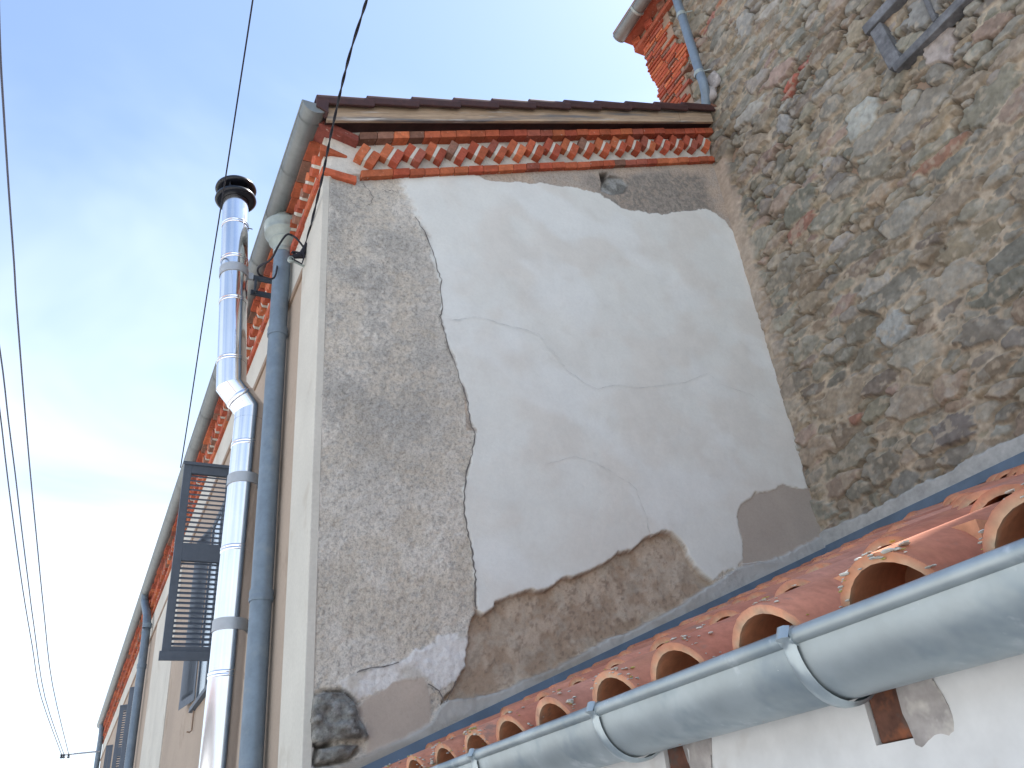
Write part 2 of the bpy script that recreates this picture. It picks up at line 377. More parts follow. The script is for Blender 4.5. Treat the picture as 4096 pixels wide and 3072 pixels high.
# smooth patch
wsoft = .004 + .030 * sst(2.95, 3.35, Z) * (X < 1.6)
k = sst(-wsoft, wsoft, s_sm + (n_fine - .5) * wsoft * 2); AM = AM * (1 - k) + .06 * k
n_s = fbm(X * 2.6 + Z * 1.2, Z * 3.2 - X * 1.6, 51, 5)
Cs = mixn(col((.675, .683, .645)), col((.65, .638, .592)), sst(.42, .66, n_s))
Cs = mixn(Cs, col((.715, .735, .715)), sst(.50, .68, fbm(X * 2.1 + 9, Z * 2.4 + Z * X * .1, 61)) * .6)
Cs = mixn(Cs, col((.57, .55, .50)), sst(.64, .80, fbm(X * 5 + 4, Z * 5, 66)) * .25)
C = mixn(C, Cs, k); H = H * (1 - k) + k * (.006 + (n_s - .5) * .012)
# white chipped render bottom left
k = sst(-.004, .004, s_wc); C = mixn(C, mixn(col((.70, .70, .69)), col((.54, .51, .46)), sst(.5, .65, n_mid)), k * .85); H += k * .004; AM = AM * (1 - k * .6)
# brown exposed wall
k = sst(-.003, .003, s_br)
n_b = fbm(X * 11, Z * 11, 71)
Cb = mixn(col((.38, .29, .215)), col((.48, .39, .305)), sst(.42, .62, n_b))
Cb = mixn(Cb, col((.19, .14, .105)), sst(.56, .68, n_fine * .5 + n_ff * .5) * .55)
Cb = mixn(Cb, col((.46, .41, .34)), sst(.50, .66, fbm(X * 14 + 30, Z * 14, 77)) * .45)
AM = AM * (1 - k * .6); C = mixn(C, Cb, k); H = H * (1 - k) + k * (-.034 + (n_b - .5) * .018 + (n_fine - .5) * .007 + (n_ff - .5) * .003)
# flat beige repairs
for s_, c_ in ((s_f1, (.46, .395, .335)), (s_f2, (.41, .36, .31))):
    k = sst(-.003, .003, s_); AM = AM * (1 - k * .85); C = mixn(C, col(c_) * (1 + (n_mid[..., None] - .5) * .12), k); H = H * (1 - k) + k * (.002 + (n_mid - .5) * .003)
# cement fillet above the flashing
ft = top_fil + (n_mid - .5) * .03 + (n_fine - .5) * .016
k = sst(-.004, .004, ft - Z); AM = AM * (1 - k * .65)
Cf = mixn(col((.44, .43, .40)), col((.36, .335, .295)), sst(.4, .62, fbm(X * 3, Z * 9, 81)))
Cf = mixn(Cf, col((.46, .47, .46)), sst(2.4, 3.2, X) * .7)
C = mixn(C, Cf, k); H = H * (1 - k) + k * (.016 + (n_mid - .5) * .012 + (n_fine - .5) * .006)
# white render behind the brick bands
k = sst(0, .01, Z - (T_LOW(X) + .03)); AM = AM * (1 - k * .6); C = mixn(C, mixn(col((.60, .57, .51)), col((.46, .42, .37)), sst(.5, .7, n_mid)), k); H = H * (1 - k) + k * (.018 + (n_mid - .5) * .014)
# hole with a stone beside it under the bricks, right of the middle
hole = gp([(1296, 375), (1312, 372), (1310, 385), (1316, 396), (1308, 402), (1300, 392)])
k = sst(-.008, .004, sdpoly(X, Z, hole)); H -= k * .05; C = mixn(C, col((.05, .045, .04)), k)
stn = gp([(1300, 392), (1318, 380), (1345, 386), (1356, 400), (1348, 416), (1320, 420), (1298, 412)])
k = sst(-.006, .004, sdpoly(X, Z, stn)); C = mixn(C, mixn(col((.34, .345, .33)), col((.20, .20, .185)), sst(.45, .6, n_b)), k); H -= k * .012
ring = sst(.014, .0, np.abs(sdpoly(X, Z, stn))); C = mixn(C, col((.12, .105, .09)), ring * sst(.3, .6, n_b) * .8)
for poly, sd in (([(672, 1512), (700, 1497), (745, 1500), (768, 1520), (778, 1560), (795, 1592), (772, 1598), (720, 1597), (690, 1606), (672, 1602)], 201), ([(690, 1618), (735, 1608), (776, 1608), (752, 1632), (712, 1644), (684, 1648)], 211)):
    pz_ = gp(poly); sdv = sdpoly(X * .6 + Xj * .4, Z * .6 + Zj * .4, pz_); k = sst(-.004, .006, sdv)
    rim = sst(.014, .003, np.abs(sdv + .008)) * (1 - k) * sst(.35, .6, n_mid)
    C = mixn(C, col((.075, .068, .058)), rim * .9); H = H - rim * .020
    n_r = fbm(X * 13 + sd, Z * 17, sd); n_q = fbm(X * 30, Z * 36, sd + 5, 3)
    cst = mixn(mixn(col((.25, .255, .24)), col((.15, .14, .125)), sst(.42, .58, n_r)), col((.36, .37, .36)), sst(.56, .66, n_q) * .6)
    C = mixn(C, cst, k); H = H * (1 - k) + k * (.030 + (n_r - .5) * .05 + (n_q - .5) * .02 + np.clip(sdv, 0, .04) * .3)
H *= sst(0, .03, X - .833) * .8 + .2
P = np.stack([X, YW - H, Z], -1)
cz = (Z[:-1, :-1] + Z[1:, 1:]) / 2; cx = (X[:-1, :-1] + X[1:, 1:]) / 2
keep = cz < T_LOW(cx) + .42
gw = grid_mesh('gable_wall', P, C, keep, M['render'], house, flip=False, A=AM)

# --- wall body behind the skins
w = MB()
w.fbox(3.60, 24.0, GZ, 3.9, -.34, -.012)
w.hexa([(.86, 3.60, GZ), (4.0, 3.60, GZ), (4.0, 3.9, GZ), (.86, 3.9, GZ), (.86, 3.60, 3.80), (4.0, 3.60, 5.10), (4.0, 3.9, 5.10), (.86, 3.9, 3.80)])
w.box((.845, 3.505, GZ), (4.0, 3.58, .16))
w.box((4.9, 4.2, GZ), (5.1, 24, 5.3)); w.box((.8, 23.7, GZ), (5.1, 24, 3.9))
w.build('wall_core', M['beige'], house)
# --- street front: corner strip, frieze, moulding, field with openings
q = MB(); q.fbox(3.497, 3.93, GZ, 3.60, -.03, .010, j=.0); q.build('corner_strip', M['cream'], house, bevel=.004)
fr = MB(); fr.fbox(3.93, 24.0, 3.19, 3.60, -.012, .004); fr.build('frieze', M['cream'], house)
mo = MB(); mo.fbox(3.93, 24.0, 3.145, 3.19, -.012, .012); mo.build('moulding', M['moulding'], house)
OPEN = [(6.08, 7.03, 1.28, 2.75), (13.6, 14.7, 1.28, 2.75), (18.9, 19.9, 1.28, 2.75)]
fl = MB(); y = 3.93
for (a, b, z0, z1) in OPEN:
    fl.fbox(y, a, GZ, 3.145, -.012, 0); fl.fbox(a, b, GZ, z0, -.012, 0); fl.fbox(a, b, z1, 3.145, -.012, 0); y = b
fl.fbox(y, 24.0, GZ, 3.145, -.012, 0)
fl.build('street_front', M['beige'], house)
pl = MB(); pl.fbox(9.2, 11.6, GZ, 3.14, 0, .006); pl.build('pale_wall_area', M['cream'], house)  # pale stretch of the front wall, built as a thin raised slab

def shutter_leaf(parent, y, x0, x1, z0, z1, skew=0.0, name='shutter'):
    """louvred leaf standing out of the wall: x0 outer, x1 at the hinge"""
    def P(u, z, t): return (x0 + (x1 - x0) * u, y + skew * (1 - u) + t, z)
    def bx(mb, u0, u1, za, zb, t0, t1):
        mb.hexa([P(u0, za, t0), P(u1, za, t0), P(u1, za, t1), P(u0, za, t1), P(u0, zb, t0), P(u1, zb, t0), P(u1, zb, t1), P(u0, zb, t1)])
    f = MB(); W = abs(x1 - x0); st = .055 / W; hh = z1 - z0; zm = z0 + hh * .47
    bx(f, 0, st, z0, z1, -.016, .016); bx(f, 1 - st, 1, z0, z1, -.016, .016)
    bx(f, st, 1 - st, z0, z0 + .07, -.016, .016); bx(f, st, 1 - st, z1 - .075, z1, -.016, .016); bx(f, st, 1 - st, zm, zm + .13, -.016, .016)
    bx(f, -.04, 1.0, z0 - .025, z0 + .035, -.036, -.017)
    bx(f, -.02, 1.0, z1 - .012, z1 + .012, -.030, -.017)
    fo = f.build(name, M['shutter'], parent, bevel=.002)
    for (za, zb) in ((z0 + .07, zm), (zm + .13, z1 - .075)):
        s = MB(); n = max(3, int(round((zb - za) / .035)))
        for i in range(n):
            z = za + (i + .5) * (zb - za) / n
            a = [P(st, z - .012, -.012), P(1 - st, z - .012, -.012), P(1 - st, z + .006, .014), P(st, z + .006, .014)]
            b = [(p[0], p[1], p[2] + .007) for p in a]
            s.hexa(a + b)
        s.build('louvre_panel', M['shutter'], fo)
    return fo
for i, (a, b, z0, z1) in enumerate(OPEN):
    f = MB()
    f.fbox(a, a + .05, z0, z1, -.02, -.001); f.fbox(b - .05, b, z0, z1, -.02, -.001); f.fbox(a + .05, b - .05, z1 - .05, z1, -.02, -.001); f.fbox(a + .05, b - .05, z0, z0 + .05, -.02, -.001)
    f.fbox((a + b) / 2 - .03, (a + b) / 2 + .03, z0 + .05, z1 - .05, -.02, -.0012)
    f.fbox(a - .01, b + .04, z0 - .035, z0 - .003, 0.0, .035)
    wo = f.build('window', M['shutter'], house)
    gl = MB(); gl.fbox(a + .05, b - .05, z0 + .05, z1 - .05, -.016, -.009); gl.build('pane', M['glass'], wo)
    for k_ in range(1, 4):
        pass
shutter_leaf(house, 5.98, .45, xf(6.0) - .005, 1.40, 2.80, skew=.0)
shutter_leaf(house, 7.08, .745, xf(7.1) - .005, 1.36, 2.74, skew=.40)
shutter_leaf(house, 13.5, .66, xf(13.5) - .005, 1.36, 2.74, skew=.10)
shutter_leaf(house, 14.8, .62, xf(14.8) - .005, 1.36, 2.74, skew=.12)
shutter_leaf(house, 18.8, .64, xf(18.8) - .005, 1.36, 2.74, skew=.10)
# iron stay under the window
hk = MB(); hk.tube([(xf(6.95, .012), 6.95, 1.24), (xf(6.95, .014), 6.94, 1.10), (xf(6.95, .03), 6.93, 1.085), (xf(6.95, .05), 6.93, 1.09)], .006, 6)
hk.build('shutter_stay', M['moulding'], house, smooth=True)

# --- brick cornice
def gpt(x, y, z): return (x, y, z)
lowc = MB()
# gable lower course: corner return, then raking
lowc.cur = bcol()
lowc.hexa([(.805, 3.475, 3.545), (1.010, 3.472, 3.530), (1.010, 3.56, 3.530), (.805, 3.56, 3.545), (.805, 3.475, 3.592), (1.010, 3.472, 3.582), (1.010, 3.56, 3.582), (.805, 3.56, 3.592)])
x = 1.035
while x < 3.99:
    L_ = .20 if x < 1.05 else rnd.uniform(.098, .118)
    x2 = min(x + L_, 4.0); g_ = .003; dz = rnd.uniform(-.003, .003); dy = rnd.uniform(-.005, .004)
    lowc.cur = bcol()
    z0 = T_LOW(x) + dz; z1 = T_LOW(x2) + dz
    lowc.hexa([(x, 3.468 + dy, z0), (x2 - g_, 3.468 + dy, z1), (x2 - g_, 3.56, z1), (x, 3.56, z0), (x, 3.468 + dy, z0 + .056), (x2 - g_, 3.468 + dy, z1 + .056), (x2 - g_, 3.56, z1 + .056), (x, 3.56, z0 + .056)])
    x = x2
y = 3.462 + .2
lowc.cur = bcol(); lowc.fbox(3.563, 3.66, 3.53, 3.595, -.02, .028, j=.002)
while y < 24:
    L_ = rnd.uniform(.10, .22); lowc.cur = bcol()
    lowc.fbox(y, min(y + L_ - .004, 24), 3.53, 3.592, -.02, .028 + rnd.uniform(-.005, .004)); y += L_
lowc.build('lower_brick_course', M['brick'], house, bevel=.004)
upc = MB()
T_UP = lambda x: 3.834 + .41 * (x - 1.0)
upc.cur = (.22, .065, .05)
upc.hexa([(.748, 3.416, 3.872), (1.006, 3.424, 3.818), (1.006, 3.56, 3.818), (.748, 3.56, 3.872), (.748, 3.416, 3.920), (1.006, 3.424, 3.866), (1.006, 3.56, 3.866), (.748, 3.56, 3.920)])
x = 1.0
x = 1.013
while x < 3.99:
    x2 = min(x + rnd.uniform(.098, .116), 4.0); dz = rnd.uniform(-.003, .003); dy = rnd.uniform(-.004, .004); upc.cur = bcol()
    z0 = T_UP(x) + dz; z1 = T_UP(x2) + dz; g_ = .003
    upc.hexa([(x, 3.42 + dy, z0), (x2 - g_, 3.42 + dy, z1), (x2 - g_, 3.56, z1), (x, 3.56, z0), (x, 3.42 + dy, z0 + .058), (x2 - g_, 3.42 + dy, z1 + .058), (x2 - g_, 3.56, z1 + .058), (x, 3.56, z0 + .058)])
    x = x2
y = 3.563
while y < 24:
    L_ = rnd.uniform(.14, .20); upc.cur = bcol(); upc.fbox(y, min(y + L_ - .006, 24), 3.845, 3.905, -.02, .082 + rnd.uniform(-.01, .005), j=.002); y += L_
upc.build('upper_brick_course', M['brick'], house, bevel=.005)
# dogtooth: pairs of bricks set at 45 degrees
dog = MB(); mor = MB()
def diamond(mb_b, mb_m, cx_, cz_, PT, proud, ang=45):
    """PT(u, d, z): u along the wall, d out of it"""
    a = math.radians(ang)
    def rot(p, q): return (cx_ + p * math.cos(a) + q * math.sin(a) * 1.0, cz_ - p * math.sin(a) + q * math.cos(a))
    # p runs down-right, q runs up-right; bricks are long in q
    def prism(mb, p0, p1, q0, q1, d1, j=.003):
        c = []
        for d in (0.0, d1):
            for (p, q_) in ((p0, q0), (p1, q0), (p1, q1), (p0, q1)):
                u, z = rot(p + rnd.uniform(-j, j), q_ + rnd.uniform(-j, j)); c.append(PT(u, d, z))
        mb.hexa(c)
    s = .0615; sq = .061
    mb_b.cur = bcol(); prism(mb_b, -s, -s * .17, -sq, sq, proud + rnd.uniform(-.004, .004))
    mb_b.cur = bcol(); prism(mb_b, s * .17, s, -sq, sq, proud + rnd.uniform(-.004, .004))
    prism(mb_m, -s * .17, s * .17, -sq * .9, sq * .97, proud - .006)
x0z = 1.068; nz = 21; pitch = (4.0 - x0z + .01) / nz * 1.0
for i in range(20):
    cx_ = x0z + i * .1475
    cz_ = 3.738 + .4235 * (cx_ - 1.068) + rnd.uniform(-.004, .004)
    if cx_ < 3.99:
        diamond(dog, mor, cx_, cz_, lambda u, d, z: (u, 3.510 - d, z), .082, 23 + rnd.uniform(-2, 2))
dog.cur = bcol()
dog.hexa([(.785, 3.450, 3.690), (.955, 3.480, 3.715), (.86, 3.53, 3.700), (.80, 3.53, 3.700), (.785, 3.450, 3.745), (.955, 3.480, 3.735), (.86, 3.53, 3.775), (.80, 3.53, 3.775)])
y = 3.62
while y < 24:
    diamond(dog, mor, y, 3.722, lambda u, d, z: (xf(u, d - .012), u, z), .062); y += .1475
dog.build('dogtooth_bricks', M['brick'], house, bevel=.004)
mor.build('dogtooth_mortar', M['cream'], house)
bk = MB(); bk.fbox(3.50, 24, 3.60, 3.90, -.012, .010); bk.build('cornice_render', M['cream'], house)

# --- verge board, tiles and roof
TB = lambda x: 3.850 + .4005 * (x - .80)            # bottom of the board
bd_ = MB()
for (xa, xb) in ((.797, 3.60), (3.603, 3.965)):
    bd_.hexa([(xa, 3.36, TB(xa)), (xb, 3.36, TB(xb)), (xb, 3.385, TB(xb)), (xa, 3.385, TB(xa)), (xa, 3.36, TB(xa) + .175), (xb, 3.36, TB(xb) + .175), (xb, 3.385, TB(xb) + .175), (xa, 3.385, TB(xa) + .175)])
bd_.build('verge_board', M['timber'], house, bevel=.003)
sf = MB()
sf.hexa([(.797, 3.387, TB(.797) + .02), (3.99, 3.387, TB(3.99) + .02), (3.99, 3.60, TB(3.99) + .02), (.797, 3.60, TB(.797) + .02), (.797, 3.387, TB(.797) + .15), (3.99, 3.387, TB(3.99) + .15), (3.99, 3.60, TB(3.99) + .15), (.797, 3.60, TB(.797) + .15)])
sf.build('soffit', M['tile_dark'], house)
vt = MB()
xv = [.722 + .0 , 1.025, 1.316, 1.606, 1.890, 2.185, 2.480, 2.755, 3.045, 3.335, 3.625, 3.985]
sl = .404
for i in range(len(xv) - 1):
    xa, xb = xv[i], xv[i + 1] + (.05 if i < len(xv) - 2 else 0)
    za = 3.925 + sl * (xa - .722) + .032; zb = 3.925 + sl * (xb - .722) + .006
    t = .024; y0, y1 = 3.312, 3.60
    # flap down the side, round shoulder, top plate
    prof = [(y0 + .008, -.034), (y0 + .002, .010), (y0 + .004, .030), (y0 + .016, .042), (y1, .046), (y1, .024), (y0 + .034, .020), (y0 + .026, .008), (y0 + .026, -.034)]
    n = len(prof); vs_ = [(xa, py, za + pz) for py, pz in prof] + [(xb, py, zb + pz) for py, pz in prof]
    fs = [(k, (k + 1) % n, n + (k + 1) % n, n + k) for k in range(n)] + [tuple(range(n - 1, -1, -1)), tuple(range(n, 2 * n))]
    vt.add(vs_, fs)
vt.hexa([(.724, 3.316, 3.895), (.795, 3.316, 3.865), (.795, 3.37, 3.865), (.724, 3.37, 3.895), (.724, 3.316, 3.955), (.795, 3.316, 3.975), (.795, 3.37, 3.975), (.724, 3.37, 3.955)])
vt.build('verge_tiles', M['tile_dark'], house, bevel=.005)
pk = MB(); pk.tube([(3.99, 3.10, 6.42), (3.93, 3.09, 6.40), (3.91, 3.04, 6.39)], .012, 6)
rf = MB()
def roofz(x): return 3.93 + sl * (x - .722)
rf.hexa([(.722, 3.60, roofz(.722) + .03), (4.95, 3.60, roofz(4.95) + .03), (4.95, 24.1, roofz(4.95) + .03), (.64, 24.1, roofz(.64) + .03),
         (.722, 3.60, roofz(.722) + .075), (4.95, 3.60, roofz(4.95) + .075), (4.95, 24.1, roofz(4.95) + .075), (.64, 24.1, roofz(.64) + .075)])
rf.build('roof', M['roofbulk'], house)

# --- dark corner stone at the foot of the gable
def lump(mb, c, sx, sy, sz, seed, n=9, m_=14, squ=.55, amp=.12):
    r = random.Random(seed); ph = [r.uniform(0, 6.28) for _ in range(9)]
    vs_ = []; fs = []
    for i in range(n + 1):
        th = math.pi * i / n
        for k in range(m_):
            f = 2 * math.pi * k / m_
            d = Vector((math.sin(th) * math.cos(f), math.sin(th) * math.sin(f), math.cos(th)))
            e = Vector([math.copysign(abs(c_) ** squ, c_) for c_ in d])
            s_ = 1 + amp * (math.sin(3 * d.x + ph[0] + 2 * d.y) + math.sin(4 * d.z + ph[1] + 3 * d.x) * .7 + math.sin(6 * d.y + ph[2] + 5 * d.z) * .4) / 2
            vs_.append((c[0] + e.x * sx * s_, c[1] + e.y * sy * s_, c[2] + e.z * sz * s_))
    for i in range(n):
        for k in range(m_):
            fs.append((i * m_ + k, (i + 1) * m_ + k, (i + 1) * m_ + (k + 1) % m_, i * m_ + (k + 1) % m_))
    mb.add(vs_, fs)

# --- cracks
def crack(mb, pts, w0, w1, y=YW - .014, n=4, jit=2.0, seed=1):
    r = random.Random(seed); P_ = []
    for i in range(len(pts) - 1):
        for k in range(n):
            t = k / n
            P_.append((pts[i][0] * (1 - t) + pts[i + 1][0] * t + r.uniform(-jit, jit), pts[i][1] * (1 - t) + pts[i + 1][1] * t + r.uniform(-jit * .5, jit * .5)))
    P_.append(pts[-1]); W = gp(P_, y); N_ = len(W); vs_ = []; fs = []
    for i, (x, z) in enumerate(W):
        a = W[max(i - 1, 0)]; b = W[min(i + 1, N_ - 1)]; tx, tz = b[0] - a[0], b[1] - a[1]; l = math.hypot(tx, tz) or 1
        w_ = (w0 + (w1 - w0) * i / N_) * r.uniform(.45, 1.3) / 2
        vs_ += [(x - tz / l * w_, y, z + tx / l * w_), (x + tz / l * w_, y, z - tx / l * w_)]
        if i: fs.append((2 * i - 2, 2 * i - 1, 2 * i + 1, 2 * i))
    mb.add(vs_, fs)
ck = MB()
crack(ck, [(898, 468), (912, 492), (925, 520), (938, 553), (944, 580), (953, 604), (951, 628), (955, 662), (951, 684), (960, 715), (966, 745), (985, 790), (1000, 838), (1010, 870), (1014, 905), (1026, 938), (1020, 980), (1008, 1020), (1003, 1062), (1003, 1110), (1010, 1150), (1018, 1180), (1022, 1215), (1027, 1240), (1025, 1280), (1029, 1316)], .006, .009, seed=3)
crack(ck, [(785, 398), (798, 412), (806, 425), (800, 440), (790, 446)], .004, .003, seed=4, jit=1.5)
crack(ck, [(825, 408), (836, 414), (847, 410), (858, 417)], .004, .003, seed=5, jit=1.5)
crack(ck, [(770, 1452), (800, 1442), (830, 1440), (862, 1430)], .007, .004, seed=6, jit=2)
crack(ck, [(925, 1478), (950, 1492), (962, 1520), (985, 1470)], .008, .004, seed=7, jit=2)
ck.build('crack', M['crack'], house)
cf = MB()
crack(cf, [(955, 688), (990, 690), (1030, 683), (1075, 697), (1130, 710), (1165, 722), (1180, 745), (1200, 765), (1225, 800), (1260, 825), (1290, 840), (1330, 830), (1380, 838), (1430, 832), (1480, 825), (1530, 805), (1560, 830), (1620, 852), (1680, 890)], .0028, .002, seed=11)
crack(cf, [(1405, 1160), (1398, 1120), (1385, 1080), (1370, 1050), (1330, 1025), (1290, 1000), (1240, 985), (1180, 1003)], .0025, .0018, seed=12)
crack(cf, [(1545, 1250), (1580, 1240), (1605, 1218), (1640, 1212), (1680, 1215)], .004, .003, seed=13, y=YW - .03)
cf.build('hairline_crack', M['crackfine'], house)

# ================================================================== STONE HOUSE
stone = thing('stone_house', 'tall rubble stone house with a brick quoin and a bricked-up timber framed opening', 'house', (6.0, 2.0, GZ))
V = 0.0082
ys = np.arange(-.35, 4.10, V); zs = np.arange(1.20, 7.42, V)
Y, Z = np.meshgrid(ys, zs, indexing='ij')
rs = np.random.RandomState(11)
seeds = []; cells = {}; NR = []
def try_seed(y, z, ax, az, rot, c, force=False):
    k = (int(y // .35), int(z // .35))
    if not force:
        for a in (-1, 0, 1):
            for b in (-1, 0, 1):
                for j in cells.get((k[0] + a, k[1] + b), ()):
                    s_ = seeds[j]
                    if ((y - s_[0]) / (ax + s_[2])) ** 2 + ((z - s_[1]) / (az + s_[3])) ** 2 < .78: return False
    NR.append([((i_ + rs.uniform(-.33, .33)) * 2 * math.pi / 6, rs.uniform(.78, 1.08)) for i_ in range(6)])
    cells.setdefault(k, []).append(len(seeds)); seeds.append((y, z, ax, az, rot, c[0], c[1], c[2], rs.rand())); return True
PAL = [((.200, .183, .145), 32), ((.172, .163, .138), 22), ((.225, .185, .135), 18), ((.245, .228, .190), 12), ((.205, .155, .110), 8), ((.30, .29, .26), 4), ((.27, .20, .16), 4), ((.25, .195, .13), 5), ((.155, .13, .105), 4)]
pw = np.array([p[1] for p in PAL], float); pw /= pw.sum()
def scol():
    c = PAL[rs.choice(len(PAL), p=pw)][0]; c = tuple(a_ * .78 + b_ * .22 for a_, b_ in zip(c, (.215, .192, .155))); k = rs.uniform(.95, 1.25); return tuple(k * a * rs.uniform(.97, 1.03) for a in c)
RED = (.27, .135, .095)
# runs of thin broken brick
for (y0, z0, y1, z1) in ((3.45, 6.07, 2.2, 6.75), (2.6, 4.75, 2.45, 4.80)):
    L_ = math.hypot(y1 - y0, z1 - z0); n = max(1, int(L_ / .13))
    for i in range(n + 1):
        t = i / max(n, 1); c = tuple(a * rs.uniform(.75, 1.25) for a in RED)
        try_seed(y0 + (y1 - y0) * t, z0 + (z1 - z0) * t * .25 + rs.uniform(-.01, .01), .085, .022, 0, c, True)
        if rs.rand() < .5: try_seed(y0 + (y1 - y0) * t + .05, z0 + (z1 - z0) * t * .25 - .05, .08, .022, 0, tuple(a * .9 for a in c), True)
for (vx, vy, ax, az, c) in ((1865, 262, .12, .11, (.35, .355, .32)), (1935, 715, .11, .10, (.31, .315, .295)), (2035, 100, .09, .12, (.33, .29, .265)), (2048, 330, .17, .04, (.27, .16, .115)), (1735, 490, .12, .05, (.29, .16, .12)), (1850, 905, .07, .03, (.27, .15, .11)),
                           (1610, 55, .08, .10, (.29, .285, .26)), (1700, 270, .06, .08, (.28, .275, .26)), (2060, 930, .11, .085, (.165, .145, .13)), (1955, 1045, .07, .075, (.20, .19, .165)), (2000, 30, .11, .1, (.21, .205, .19))):
    p = at(vx, vy, 0, XS); try_seed(p[1], p[2], ax, az, 0, c, True)
def sizef(y, z):                      # stones are larger low down and towards the camera
    return .94 + .34 * max(0, min(1, (4.5 - z) / 3)) - .12 * max(0, min(1, (z - 5) / 2))
for lo, hi, tries in ((.060, .100, 520), (.040, .065, 3200), (.024, .042, 10000), (.012, .022, 9000)):
    for _ in range(tries):
        y = rs.uniform(-.5, 4.25); z = rs.uniform(1.1, 7.5); a = rs.uniform(lo, hi) * sizef(y, z)
        try_seed(y, z, a * rs.uniform(1.05, 2.3), a * rs.uniform(.60, .95), rs.uniform(-.22, .22), scol())
SD = np.array(seeds)
wy = (fbm(Y * 6, Z * 6, 101) - .5) * .05 + (fbm(Y * 30, Z * 30, 103, 3) - .5) * .015
wz = (fbm(Y * 6 + 40, Z * 6, 107) - .5) * .06 + (fbm(Y * 28 + 11, Z * 28, 109, 3) - .5) * .014
Yw, Zw = Y + wy, Z + wz
F1 = np.full(Y.shape, 9.0); F2 = np.full(Y.shape, 9.0); I1 = np.zeros(Y.shape, int)
bs_ = .30
ky = np.floor(SD[:, 0] / bs_).astype(int); kz = np.floor(SD[:, 1] / bs_).astype(int)
gy = np.floor(Y / bs_).astype(int); gz = np.floor(Z / bs_).astype(int)
for a in range(gy.min(), gy.max() + 1):
    ra = np.where((gy[:, 0] == a))[0]
    if not len(ra): continue
    for b in range(gz.min(), gz.max() + 1):
        rb = np.where(gz[0, :] == b)[0]
        if not len(rb): continue
        sl_ = (slice(ra[0], ra[-1] + 1), slice(rb[0], rb[-1] + 1))
        ids = np.where((abs(ky - a) <= 1) & (abs(kz - b) <= 1))[0]
        yy = Yw[sl_]; zz = Zw[sl_]; f1 = F1[sl_]; f2 = F2[sl_]; i1 = I1[sl_]
        for j in ids:
            s_ = SD[j]; dy_ = yy - s_[0]; dz_ = zz - s_[1]; c_, n_ = math.cos(s_[4]), math.sin(s_[4])
            u = (dy_ * c_ + dz_ * n_) / s_[2]; v = (-dy_ * n_ + dz_ * c_) / s_[3]
            d = np.full(u.shape, -9.0)
            for (an, sr_) in NR[j]: np.maximum(d, (u * math.cos(an) + v * math.sin(an)) / sr_, out=d)
            d = np.where(d > -8, .90 * d + .10 * np.hypot(u, v), d)
            nw = d < f1
            f2[:] = np.where(nw, f1, np.minimum(f2, d)); i1[:] = np.where(nw, j, i1); f1[:] = np.where(nw, d, f1)
s1 = SD[I1]
E_ = (F2 - F1) * np.minimum(s1[..., 2], s1[..., 3]) * .7
# gap by overshoot: far outside every stone there is only mortar
over = np.clip(F1 - 1.2, 0, 1)
n_l = fbm(Y * 1.3, Z * 1.3, 121); n_m = fbm(Y * 9, Z * 9, 123); n_f = fbm(Y * 40, Z * 40, 125, 3)
lowz = sst(4.9, 2.4, Z + (n_l - .5) * 1.6)
jw = .0022 + .0070 * lowz * (.5 + n_l) + .003 * (n_m - .5)
stoneness = sst(jw * .5, jw * .5 + .0045, E_) * (1 - sst(0, .25, over))
tiltA = (s1[..., 8] - .5) * .26; tiltB = (np.modf(s1[..., 8] * 17.3)[0] - .5) * .26
hgt = (.020 + np.modf(s1[..., 8] * 7.7)[0] * .022) * sst(.006, .040, s1[..., 3]) + .008
face = hgt + tiltA * (Yw - s1[..., 0]) + tiltB * (Zw - s1[..., 1]) + (n_m - .5) * .010 + (n_f - .5) * .009
round_ = sst(0, .012, E_ - jw * .5)
mort = .016 * lowz + .010 + (n_m - .5) * .022 + (n_f - .5) * .010
crev = sst(.46, .60, fbm(Y * 6 + 3, Z * 6, 131)) * (1 - lowz * .6)
mort = mort - crev * .055
H = mort * (1 - stoneness) + (mort * .4 + (face - mort * .4) * (.80 + .20 * round_)) * stoneness
def colY(c): return np.array(c)[None, None, :] * np.ones(Y.shape + (1,))
Cst = s1[..., 5:8] * (1 + (n_m[..., None] - .5) * .40 + (n_f[..., None] - .5) * .50)
lich = sst(.60, .68, fbm(Y * 16, Z * 16, 141)); Cst = Cst * (1 - lich[..., None] * .35) + colY((.36, .35, .31)) * lich[..., None] * .35
smear = sst(.60, .70, fbm(Y * 22 + 7, Z * 26, 151, 3)); Cst = Cst * (1 - smear[..., None] * .6) + colY((.38, .325, .25)) * smear[..., None] * .6
Cm = colY((.37, .31, .235)) * (1 + (n_m[..., None] - .5) * .5 + (n_f[..., None] - .5) * .4)
Cm = Cm * (1 - crev[..., None] * .55)
Cc = Cm * (1 - stoneness[..., None]) + Cst * stoneness[..., None]
# pale mortar strip beside the gable, cement fillet above the low roof
strip = sst(.13, .05, np.abs(Y - 3.46) + (n_m - .5) * .10) * (Z < 4.75) * sst(1.4, 4.4, Z)
H = H * (1 - strip) + strip * (.034 + (n_m - .5) * .012); Cc = Cc * (1 - strip[..., None]) + colY((.42, .345, .275)) * (1 + (n_f[..., None] - .5) * .3) * strip[..., None]
filt = 1.527 + .085 + (n_m - .5) * .05 + (n_l - .5) * .02
k = sst(-.006, .006, filt - Z)
H = H * (1 - k) + k * (.050 + (n_m - .5) * .006); Cc = Cc * (1 - k[..., None]) + colY((.375, .38, .365)) * (1 + (n_l[..., None] - .5) * .25) * k[..., None]
P = np.stack([XS - H + .010, Y, Z], -1)
keepS = np.ones((Y.shape[0] - 1, Y.shape[1] - 1), bool)
cy_ = Y[:-1, :-1]; cz_ = Z[:-1, :-1]
